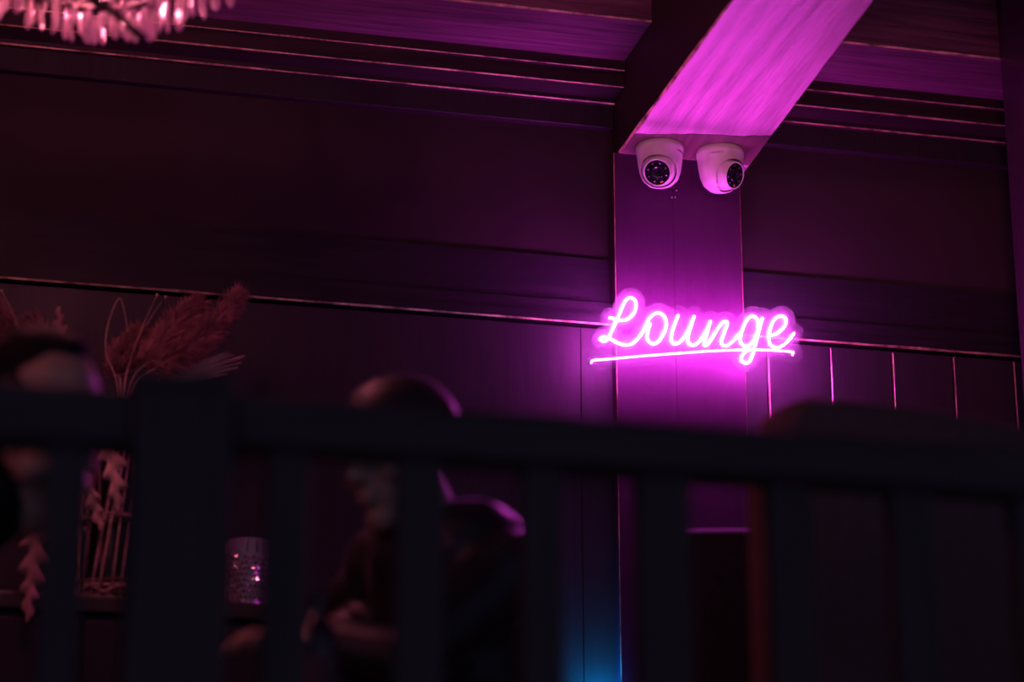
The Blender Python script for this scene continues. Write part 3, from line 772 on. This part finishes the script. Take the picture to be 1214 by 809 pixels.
# the person leaning in from the left edge
YA_ = 3.62
fA = Vector((0.55, -0.83, 0))
HA = at(60, 494, YA_)
SA = at(-118, 602, YA_ + 0.02); pelA = Vector((at(-262, 700, YA_ + 0.02).x, YA_ + 0.02, 0.56))
sA = Vector((0.10, 0.99, 0.0))
elA = [SA + Vector((0.05, 0.20, -0.27)), SA + Vector((0.02, -0.20, -0.27))]
wrA = [elA[0] + Vector((0.16, -0.10, -0.05)), elA[1] + Vector((0.14, 0.10, -0.06))]
kA = [Vector((pelA.x + 0.42, pelA.y + 0.12, 0.53)), Vector((pelA.x + 0.42, pelA.y - 0.12, 0.53))]
aA = [Vector((q.x - 0.03, q.y, 0.085)) for q in kA]
person('person', (pelA.x, pelA.y, 0), HA, fA, R(16), R(15), SA, sA, pelA, elA, wrA, [Vector((0.8, -0.3, -0.2)), Vector((0.8, 0.3, -0.2))], kA, aA, M_cloth2,
       'dark-haired person in black leaning in at the left edge, forehead lit pink')

# ------------------------------------------------------------------ seats and tables
M_uphol = plain('brown_velvet', (0.19, 0.085, 0.09), 0.85, 0.2, var=0.2, scale=60, bump=0.15)
M_uphol2 = plain('dark_velvet', (0.034, 0.022, 0.027), 0.85, 0.2, var=0.2, scale=60, bump=0.15)
M_leg = wood('dark_leg', (0.02, 0.012, 0.01), (0.04, 0.025, 0.02), 'Z')
def padded(name, outline, depth, y0, bev, mat, parent, M):
    """a cushion: rounded outline in xz pushed through y with a soft rim"""
    n = len(outline); bm = bmesh.new(); rows = []
    c = sum((Vector((x, 0, z)) for x, z in outline), Vector()) / n
    for (u, ins) in ((0, bev), (0.10, bev * 0.45), (0.28, 0.0), (0.72, 0.0), (0.90, bev * 0.45), (1, bev)):
        rw = []
        for (x, z) in outline:
            d = (Vector((x, 0, z)) - c); k_ = max(0.0, 1 - ins / max(d.length, 1e-4)); rw.append(bm.verts.new((c.x + d.x * k_, y0 + depth * u, c.z + d.z * k_)))
        rows.append(rw)
    for a, b_ in zip(rows, rows[1:]):
        for k_ in range(n): bm.faces.new((a[k_], a[(k_ + 1) % n], b_[(k_ + 1) % n], b_[k_]))
    bm.faces.new(rows[0]); bm.faces.new(rows[-1])
    if M is not None: bmesh.ops.transform(bm, matrix=M, verts=bm.verts)
    return from_bm(name, bm, mat, parent, True)
def round_rect(x0, x1, z0, z1, r, n=8, arch=0.0):
    out = []
    for (cx, cz, a0) in ((x1 - r, z1 - r, 0), (x0 + r, z1 - r, 90), (x0 + r, z0 + r, 180), (x1 - r, z0 + r, 270)):
        for k_ in range(n + 1):
            a = R(a0 + 90 * k_ / n); out.append((cx + r * math.cos(a), cz + r * math.sin(a)))
    # extra points on the top edge for a slight arch
    if arch:
        i = n + 1; top = [(x1 - r + (x0 - x1 + 2 * r) * q / 8, z1) for q in range(1, 8)]
        out = out[:i] + top + out[i:]
        xm, hw = (x0 + x1) / 2, (x1 - x0) / 2
        out = [(x, z + arch * (1 - ((x - xm) / hw) ** 2) if z > z1 - r * 1.01 else z) for x, z in out]
    return out
def armchair(loc, rz, w, top, dep, mat, label, r=0.10, arms=True, group=None):
    """faces local +y, the back's outer side at local y = 0"""
    t = empty('armchair', loc, rz)
    padded('backrest', round_rect(-w / 2, w / 2, 0.30, top, r, arch=0.02), 0.13, 0.0, 0.025, mat, t, None)
    bm = bmesh.new(); add_box(bm, -w / 2 + 0.06, w / 2 - 0.06, 0.13, dep, 0.34, 0.47, 0.03, 3); from_bm('seat_cushion', bm, mat, t, True)
    bm = bmesh.new(); add_box(bm, -w / 2 + 0.03, w / 2 - 0.03, 0.02, dep - 0.01, 0.20, 0.335, 0.015, 2); from_bm('seat_frame', bm, mat, t)
    if arms:
        for s in (-1, 1):
            bm = bmesh.new(); add_box(bm, s * (w / 2 - 0.03) - 0.045, s * (w / 2 - 0.03) + 0.045, 0.06, dep - 0.02, 0.30, 0.64, 0.03, 3); from_bm('armrest', bm, mat, t, True)
    for sx in (-1, 1):
        for y in (0.05, dep - 0.06):
            bm = bmesh.new(); lathe(bm, [(0.022, 0.21), (0.020, 0.15), (0.013, 0.0)], 12, Matrix.Translation((sx * (w / 2 - 0.07), y, 0))); from_bm('leg', bm, M_leg, t, True)
    setp(t, label, 'armchair', group)
    return t
pN = at(930, 520, 3.30)
zN = at(985, 458, 3.30).z
wN = 0.74; rzN = R(15)
armchair((pN.x + wN / 2 * math.cos(rzN), 3.30 + wN / 2 * math.sin(rzN), 0), rzN, wN, zN - 0.01, 0.52, M_uphol, 'brown high-back armchair with rounded top close behind the railing at right', r=0.085)
pF = at(749, 660, 4.45); zF = at(830, 637, 4.45).z
wF = 0.52
armchair((pF.x + wF / 2, 4.45, 0), R(180), wF, zF - 0.02, 0.42, M_uphol2, 'dark high-back armchair standing below the neon sign', r=0.05)

def stool(x, y, label):
    t = empty('stool', (x, y, 0))
    bm = bmesh.new(); lathe(bm, [(0, 0.418), (0.13, 0.418), (0.155, 0.408), (0.165, 0.385), (0.155, 0.350), (0, 0.345)], 32, cap_top=False); from_bm('seat_cushion', bm, M_uphol2, t, True)
    bm = bmesh.new(); lathe(bm, [(0.03, 0.345), (0.026, 0.20), (0.03, 0.05)], 16); from_bm('pedestal', bm, M_leg, t, True)
    bm = bmesh.new(); lathe(bm, [(0.035, 0.055), (0.14, 0.025), (0.15, 0.0), (0, 0)], 28); from_bm('foot_plate', bm, M_leg, t, True)
    setp(t, label, 'stool')
stool(pelB.x, pelB.y, 'dark stool under the person in the cap')
stool(pelA.x, pelA.y, 'dark stool under the person at the left edge')
M_top = wood('table_wood', (0.03, 0.018, 0.015), (0.06, 0.035, 0.03), 'X', rough=0.35)
def side_table():
    c = at(290, 780, 3.45)
    t = empty('side_table', (c.x, 3.45, 0))
    bm = bmesh.new(); lathe(bm, [(0, 0.600), (0.185, 0.600), (0.192, 0.594), (0.192, 0.580), (0.185, 0.574), (0, 0.574)], 40, cap_top=False); from_bm('table_top', bm, M_top, t)
    bm = bmesh.new(); lathe(bm, [(0.03, 0.574), (0.024, 0.45), (0.024, 0.12), (0.032, 0.03)], 20); from_bm('pedestal', bm, M_leg, t, True)
    bm = bmesh.new(); lathe(bm, [(0.035, 0.045), (0.12, 0.022), (0.14, 0.0), (0, 0.0)], 32); from_bm('foot_plate', bm, M_leg, t, True)
    setp(t, 'small round dark side table behind the railing', 'side table')
side_table()
M_bottle = plain('dark_bottle_glass', (0.03, 0.012, 0.03), 0.22, 0.9, var=0.05, coat=1.0)
def bottle():
    c = at(376, 745, 3.45); t = empty('bottle', (c.x, 3.45, 0.600))
    zt_ = at(376, 700, 3.45).z - 0.6
    bm = bmesh.new(); lathe(bm, [(0, 0), (0.028, 0.0), (0.032, 0.004), (0.032, zt_ * 0.58), (0.027, zt_ * 0.68), (0.013, zt_ * 0.80), (0.0125, zt_ * 0.95), (0.0145, zt_ * 0.955), (0.0145, zt_ * 0.985), (0, zt_ * 0.985)], 32, cap_top=False)
    from_bm('glass_body', bm, M_bottle, t, True)
    bm = bmesh.new(); lathe(bm, [(0.0328, zt_ * 0.18), (0.0328, zt_ * 0.46), (0.0321, zt_ * 0.46), (0.0321, zt_ * 0.18)], 32, cap_top=False)
    from_bm('paper_label', bm, plain('label_paper', (0.20, 0.10, 0.12), 0.7), t)
    bm = bmesh.new(); lathe(bm, [(0, zt_), (0.013, zt_), (0.0135, zt_ * 0.985), (0, zt_ * 0.985)], 20, cap_top=False); from_bm('cap', bm, M_black, t)
    setp(t, 'dark glossy bottle with a purple glint between two balusters', 'bottle')
bottle()

# ------------------------------------------------------------------ sideboard with vase and dried flowers
YV = 4.85
zS = at(128, 707, 4.75).z
def sideboard():
    x0, x1 = -0.95, at(352, 720, YV).x; ya, yb = 4.765, W - 0.032
    t = empty('sideboard', ((x0 + x1) / 2, (ya + yb) / 2, 0)); o = t.location
    def B(name, a, b_, c, d, e, f_, bev, mat, par): 
        bm = bmesh.new(); add_box(bm, a - o.x, b_ - o.x, c - o.y, d - o.y, e, f_, bev); return from_bm(name, bm, mat, par)
    B('counter_top', x0, x1, ya - 0.02, yb, zS - 0.035, zS, 0.004, M_top, t)
    B('body', x0 + 0.02, x1 - 0.02, ya, yb, 0.08, zS - 0.035, 0.003, M_boardZ, t)
    B('plinth', x0 + 0.04, x1 - 0.04, ya + 0.03, yb, 0.0, 0.08, 0.0, M_leg, t)
    n = 4; w = (x1 - x0 - 0.06) / n
    for k_ in range(n):
        d = B('door', x0 + 0.03 + k_ * w + 0.004, x0 + 0.03 + (k_ + 1) * w - 0.004, ya - 0.016, ya, 0.10, zS - 0.05, 0.003, M_boardZ, t)
        bm = bmesh.new(); bmesh.ops.create_uvsphere(bm, u_segments=12, v_segments=8, radius=0.012)
        bmesh.ops.translate(bm, verts=bm.verts, vec=Vector((x0 + 0.03 + (k_ + (0.9 if k_ % 2 == 0 else 0.1)) * w - o.x, ya - 0.026 - o.y, zS * 0.62))); from_bm('knob', bm, M_steel, d, True)
    setp(t, 'tall dark sideboard along the wall at left, holding the wicker vase', 'sideboard')
sideboard()
M_wicker = plain('dry_willow', (0.64, 0.36, 0.32), 0.7, 0.2, var=0.35, scale=60, bump=0.2)
M_wicker_d = plain('dark_willow', (0.20, 0.10, 0.10), 0.75, 0.2, var=0.35, scale=60, bump=0.2)
VX = at(136, 640, YV).x
def wicker_vase():
    t = empty('wicker_vase', (VX, YV, zS)); rng = random.Random(11)
    H = at(136, 520, YV).z - zS; r0, r1 = 0.078, 0.086
    def rad(z): return r0 + (r1 - r0) * z / H
    N = 34
    for k_ in range(N):
        a0 = 2 * math.pi * k_ / N + rng.uniform(-0.06, 0.06); tw = rng.uniform(0.15, 0.75) if k_ % 4 else -0.3
        q = rng.uniform(0.0026, 0.0040); rr = rng.uniform(-0.004, 0.004)
        pts = [((rad(z) + rr) * math.cos(a0 + tw * z / H), (rad(z) + rr) * math.sin(a0 + tw * z / H), z) for z in [H * u for u in (0.01, 0.25, 0.5, 0.75, 0.99)]]
        bm = bmesh.new(); tube(bm, pts, q, 6); from_bm('willow_stick', bm, M_wicker if k_ % 3 else M_wicker_d, t, True)
    def hoop(z, q, ph, wob):
        n = 60; pts = [((rad(z) + 0.006 * math.cos(6 * b_ + ph)) * math.cos(b_), (rad(z) + 0.006 * math.cos(6 * b_ + ph)) * math.sin(b_), z + wob * math.sin(4 * b_ + ph)) for b_ in [2 * math.pi * i / n for i in range(n)]]
        bm = bmesh.new(); tube(bm, pts, q, 6, closed=True); return from_bm('woven_hoop', bm, M_wicker_d if rng.random() < 0.4 else M_wicker, t, True)
    for z, ph in ((0.006, 0), (0.012, 1.5), (H * 0.085, 0.4), (H * 0.11, 2.0), (H * 0.455, 0.3), (H * 0.475, 1.9), (H * 0.49, 3.0), (H * 0.97, 0), (H * 0.985, 1.6)): hoop(z, 0.0030, ph, 0.002)
    n = 16
    for k_ in range(n):                                        # zigzag at the foot
        a0 = 2 * math.pi * k_ / n; a1 = 2 * math.pi * (k_ + 1.6) / n
        z0, z1_ = (0.010, H * 0.09) if k_ % 2 else (H * 0.09, 0.010)
        bm = bmesh.new(); tube(bm, [(1.05 * rad(0) * math.cos(a0 + (a1 - a0) * u), 1.05 * rad(0) * math.sin(a0 + (a1 - a0) * u), z0 + (z1_ - z0) * u) for u in (0, 0.33, 0.66, 1)], 0.0026, 6); from_bm('woven_strand', bm, M_wicker, t, True)
    bm = bmesh.new(); lathe(bm, [(0, 0.004), (r0 - 0.004, 0.004), (r0 - 0.004, 0.0), (0, 0)], 24, cap_top=False); from_bm('base', bm, M_wicker_d, t)
    bm = bmesh.new(); lathe(bm, [(0.0, 0.006), (0.042, 0.006), (0.050, 0.04), (0.048, H * 0.7), (0.040, H * 0.93), (0.037, H * 0.93), (0.044, H * 0.69), (0.046, 0.045), (0.0, 0.012)], 28, cap_top=False); from_bm('inner_jar', bm, M_black, t, True)
    setp(t, 'slatted wicker vase of pale willow sticks on the sideboard', 'vase')
    return H
HV = wicker_vase()
MOUTH = Vector((VX, YV, zS + HV * 0.95))
M_plume = plain('pampas_fluff', (0.36, 0.15, 0.16), 0.8, 0.2, var=0.4, scale=25)
M_stem = plain('dry_stem', (0.45, 0.28, 0.22), 0.6, 0.3, var=0.3, scale=40)
M_leaf = plain('dry_leaf', (0.80, 0.44, 0.38), 0.55, 0.3, var=0.3, scale=30, bump=0.2)
M_leaf_d = plain('dry_leaf_dark', (0.42, 0.20, 0.19), 0.6, 0.3, var=0.3, scale=30, bump=0.2)
def sx(px, py, dy=0.0): return at(px, py, YV + dy)
def plume(path, width, label, seed, dens=1700, tip_r=0.35):
    """stem from the vase mouth and a feathery head along the last points of the path"""
    base = MOUTH; t = empty('pampas_plume', base); rng = random.Random(seed)
    P = [Vector((0, 0, -0.10))] + [Vector(p) - base for p in path]
    st = catmull(P, 8); bm = bmesh.new(); tube(bm, st, 0.0022, 6, radii=[0.0026 - 0.0014 * i / len(st) for i in range(len(st))]); from_bm('stem', bm, M_stem, t, True)
    i0 = int(len(st) * 0.42); head = st[i0:]
    v, f = [], []
    for k_ in range(dens):
        u = rng.random() ** 0.9; i = min(len(head) - 2, int(u * (len(head) - 1))); fr = u * (len(head) - 1) - i
        p = head[i].lerp(head[i + 1], fr); d = (head[i + 1] - head[i]).normalized()
        w = width * (math.sin(math.pi * min(1, u * 0.80 + 0.14)) ** 0.7)
        side = Vector((rng.gauss(0, 1), rng.gauss(0, 1), rng.gauss(0, 1))); side = (side - d * side.dot(d)).normalized()
        q = p + side * w * rng.random() ** 0.6
        L = rng.uniform(0.012, 0.030); dd = (d * 0.75 + side * rng.uniform(0.2, 0.9) + Vector((0, 0, -0.18))).normalized()
        wv = dd.cross(Vector((rng.random() - .5, rng.random() - .5, rng.random() - .5))).normalized() * rng.uniform(0.0006, 0.0016)
        m = q + dd * L * 0.55 + Vector((0, 0, -0.001)); e = q + dd * L + Vector((0, 0, -0.004))
        n = len(v); v += [q - wv * 0.5, q + wv * 0.5, m + wv, m - wv, e]
        f += [(n, n + 1, n + 2, n + 3), (n + 3, n + 2, n + 4)]
    fl = from_py('plume_head', v, f, M_plume, t); fl['kind'] = 'stuff'
    setp(t, label, 'pampas grass', 'dried plants in the wicker vase')
plume([sx(152, 462), sx(180, 425), sx(205, 395, .02), sx(236, 358, .02)], 0.036, 'broad pampas plume rising to the right from the vase', 1, 3200)
plume([sx(156, 462, -.02), sx(200, 430, -.03), sx(245, 395, -.04), sx(283, 347, -.04)], 0.026, 'slim pampas plume reaching furthest right, tip across the dado line', 2, 2300)
plume([sx(143, 465, .03), sx(140, 440, .03), sx(150, 415, .03), sx(168, 392, .03)], 0.030, 'short pampas plume standing in the middle of the bunch', 3, 1800)
plume([sx(95, 470, .02), sx(45, 440, .03), sx(20, 410, .03), sx(-6, 362, .03)], 0.030, 'pampas plume bending to the left edge above the dark head', 4, 2300)
plume([sx(110, 470, .04), sx(78, 440, .05), sx(62, 415, .05), sx(38, 378, .05)], 0.024, 'small pampas plume left of the lobed leaf tip', 5, 1500)
def lobed_leaf(tip, root, normal, width, label, mat, seed, lobes=5):
    """lobed dry leaf with a midrib, tip hanging down"""
    base = Vector(root); t = empty('dried_leaf', base); rng = random.Random(seed)
    ax = Vector(tip) - base; L = ax.length; ax = ax / L; nr = Vector(normal); nr = (nr - ax * nr.dot(ax)).normalized(); sd = ax.cross(nr)
    S = 44; v, f = [], []
    for i in range(S + 1):
        u = i / S; env = width * (math.sin(math.pi * min(1, 0.06 + u * 0.94)) ** 0.6) * (1 - 0.45 * u)
        for s in (-1, 1):
            ph = u * lobes + (0.42 if s > 0 else 0.0) + 0.25 * noise.noise(Vector((u * 4, seed * 1.7, s)))
            k_ = int(ph); amp = 0.75 + 0.5 * abs(noise.noise(Vector((k_ * 2.3, seed * 3.3, s * 1.9))))
            w = env * (0.26 + 0.74 * amp * abs(math.sin(math.pi * ph)) ** 1.7)
            if s < 0: wl = w
            else: wr = w
        c = base * 0 + ax * (L * u) + nr * (0.02 * math.sin(u * 3.0 + seed))
        back = -ax * 0.0
        v += [c - sd * wl + nr * (wl * 0.35) + ax * (wl * 0.7), c - nr * 0.0015, c + sd * wr + nr * (wr * 0.25) + ax * (wr * 0.7)]
    for i in range(S):
        a = i * 3; f += [(a, a + 1, a + 4, a + 3), (a + 1, a + 2, a + 5, a + 4)]
    o = from_py('blade', v, f, mat, t, True); md = o.modifiers.new('t', 'SOLIDIFY'); md.thickness = 0.0008
    bm = bmesh.new(); tube(bm, [Vector((0, 0, 0)) + ax * (L * u) + nr * (0.02 * math.sin(u * 3.0 + seed)) - nr * 0.002 for u in [k_ / 12 for k_ in range(13)]], 0.0016, 6, radii=[0.002 - 0.0013 * k_ / 12 for k_ in range(13)])
    from_bm('midrib', bm, M_stem, t, True)
    if (Vector(root) - MOUTH).length > 0.05:
        bm = bmesh.new(); tube(bm, catmull([MOUTH - base + Vector((0, 0, -0.08)), MOUTH - base + Vector((0, 0, 0.03)), (MOUTH - base) * 0.4 + Vector((0, -0.02, 0.04)), Vector((0, 0, 0))], 6), 0.0016, 6); from_bm('stalk', bm, M_stem, t, True)
    setp(t, label, 'dried leaf', 'dried plants in the wicker vase')
lobed_leaf(sx(142, 603, -.11), sx(122, 518, -.09), (0.1, -1, 0.1), 0.036, 'pale pink lobed leaf hanging over the front of the vase', M_leaf, 1, 4)
lobed_leaf(sx(116, 626, -.10), sx(104, 560, -.09), (-0.4, -1, 0.1), 0.024, 'small lobed leaf hanging on the left side of the vase', M_leaf, 2, 4)
lobed_leaf(sx(150, 545, -.10), sx(140, 515, -.07), (0.5, -1, 0.2), 0.016, 'curled little leaf at the top right of the vase', M_leaf, 6, 3)
lobed_leaf(sx(33, 737, -.145), sx(50, 588, -.135), (0.2, -1, 0.1), 0.042, 'long lobed leaf hanging down alone left of the vase', M_leaf_d, 3, 6)
lobed_leaf(sx(66, 366, -.03), sx(86, 425, -.02), (0.5, -1, 0.0), 0.030, 'dry lobed leaf with tip pointing up at left of the bunch', M_leaf_d, 4, 4)
def palm_fan():
    base = MOUTH; t = empty('dried_palm_leaf', base); rng = random.Random(9)
    hub = sx(190, 446, -.02)
    bm = bmesh.new(); tube(bm, catmull([Vector((0, 0, -0.08)), Vector((0.02, -0.01, 0.03)), hub - base], 6), 0.0025, 6); from_bm('stem', bm, M_stem, t, True)
    tips = [(228, 412), (232, 411), (243, 410), (255, 409), (258, 411), (270, 418), (274, 420), (277, 421), (286, 424), (290, 422), (286, 430), (282, 436), (270, 443)]
    for k_, (x, y) in enumerate(tips):
        p0 = sx(188 + k_ * 1.6, 440 + k_ * 0.9, -.02 + 0.003 * k_) - base; p1 = sx(x, y, -.03 + 0.004 * k_) - base
        d = (p1 - p0).normalized(); w = d.cross(Vector((0.0, -1, 0.3))).normalized() * rng.uniform(0.0045, 0.0075); n = Vector((0, -0.003, 0))
        v, f = [], []
        for i in range(7):
            u = i / 6; c = p0.lerp(p1, u); q = w * (0.5 + 0.6 * math.sin(math.pi * min(1, u + 0.15))) * (1 if u < 0.9 else 0.7)
            v += [c - q, c + n, c + q]
        for i in range(6):
            a = i * 3; f += [(a, a + 1, a + 4, a + 3), (a + 1, a + 2, a + 5, a + 4)]
        o = from_py('leaflet', v, f, M_leaf, t); md = o.modifiers.new('t', 'SOLIDIFY'); md.thickness = 0.0007
    setp(t, 'stiff dried palm leaf with narrow blades fanning to the right', 'palm leaf', 'dried plants in the wicker vase')
palm_fan()
def grass(path, label, r=0.0011):
    base = MOUTH; t = empty('grass_stem', base)
    pts = catmull([Vector((0, 0, -0.10))] + [Vector(p) - base for p in path], 10)
    bm = bmesh.new(); tube(bm, pts, r, 5, radii=[r * (1.2 - 0.8 * i / len(pts)) for i in range(len(pts))]); from_bm('stalk', bm, M_leaf, t, True)
    bm = bmesh.new(); bmesh.ops.create_icosphere(bm, subdivisions=2, radius=0.003)
    bmesh.ops.translate(bm, verts=bm.verts, vec=pts[-1]); from_bm('seed_tip', bm, M_leaf, t, True)
    setp(t, label, 'grass stem', 'dried plants in the wicker vase')
grass([sx(140, 465), sx(126, 420), sx(128, 385), sx(141, 354), sx(148, 372), sx(151, 392)], 'thin grass stem arching over to the right in a loop')
grass([sx(146, 465), sx(157, 420), sx(170, 385), sx(186, 350)], 'straight thin grass stem running up beside the broad plume')
grass([sx(147, 465, .01), sx(160, 410, .01), sx(182, 372, .01), sx(196, 352, .01)], 'second thin grass stem just right of the straight one', 0.0008)
grass([sx(70, 470), sx(35, 420), sx(15, 372), sx(2, 345)], 'thin curved grass stem at the far left of the bunch')

# ------------------------------------------------------------------ crystal glass
M_cut, nt, b = new_mat('cut_crystal')
b.inputs['Base Color'].default_value = (0.55, 0.42, 0.48, 1); b.inputs['Roughness'].default_value = 0.04
b.inputs['Specular IOR Level'].default_value = 1.0; b.inputs['Transmission Weight'].default_value = 0.55; b.inputs['Coat Weight'].default_value = 1.0
def crystal_glass():
    c = at(293, 715, YV - 0.02); c.z = zS
    t = empty('crystal_glass', c); H = at(293, 643, YV - 0.02).z - zS; r = 0.044; rng = random.Random(4)
    bm = bmesh.new(); lathe(bm, [(0, 0.0), (r * 0.92, 0.0), (r * 0.95, 0.004), (r, H), (r * 0.93, H), (r * 0.86, 0.012), (0, 0.012)], 40, cap_top=False); from_bm('glass_body', bm, M_cut, t)
    v, f = [], []
    rows, n = 9, 30
    for j in range(rows):
        for k_ in range(n):
            a = 2 * math.pi * (k_ + 0.5 * (j % 2)) / n; z = H * (0.06 + 0.74 * j / rows); rr = r * (0.955 + 0.04 * z / H) + 0.0006
            ax = Vector((math.cos(a), math.sin(a), 0)); tg = Vector((-math.sin(a), math.cos(a), 0)); up = Vector((0, 0, 1))
            pc = ax * rr + up * z; w = 0.0040; h = H * 0.040; b0 = len(v)
            tip = pc + ax * 0.0028 + tg * rng.uniform(-0.0032, 0.0032) + up * rng.uniform(-0.0032, 0.0032)
            v += [pc - tg * w, pc + up * h, pc + tg * w, pc - up * h, tip]
            f += [(b0, b0 + 1, b0 + 4), (b0 + 1, b0 + 2, b0 + 4), (b0 + 2, b0 + 3, b0 + 4), (b0 + 3, b0, b0 + 4)]
    q = from_py('cut_facets', v, f, M_facet, t); q['kind'] = 'stuff'
    for k_ in range(14):                                       # upright flutes below the rim
        a = 2 * math.pi * k_ / 14
        bm = bmesh.new(); tube(bm, [(r * 1.0 * math.cos(a), r * 1.0 * math.sin(a), H * 0.80), (r * 1.01 * math.cos(a), r * 1.01 * math.sin(a), H * 0.985)], 0.0022, 5); from_bm('flute', bm, M_facet, t)
    setp(t, 'sparkling cut crystal glass standing on the sideboard', 'glass')
M_facet = plain('facet_crystal', (0.75, 0.62, 0.72), 0.10, 1.0, metal=0.85, var=0.1)
crystal_glass()

# ------------------------------------------------------------------ blue wall uplight left of the pillar
def uplight():
    c = at(717, 850, W - 0.06); t = empty('uplight', (c.x, W - 0.018, c.z))
    bm = bmesh.new(); add_box(bm, -0.025, 0.025, -0.075, -0.0, -0.10, -0.01, 0.006); from_bm('housing', bm, M_black, t)
    bm = bmesh.new(); add_box(bm, -0.018, 0.018, -0.065, -0.015, -0.010, -0.006); from_bm('diffuser', bm, emitter('blue_led', (0.02, 0.25, 1.0), 3.0), t)
    lm = lamp('uplight_beam', 'SPOT', (0, -0.035, 0.0), (0.0, 0.42, 1.0), 8.0, 0.02, spot=130, blend=1.0); lm.rotation_euler = (R(180 - 38), 0, 0); lm.parent = t
    setp(t, 'small blue wall uplight at the foot of the pillar', 'uplight')
uplight()
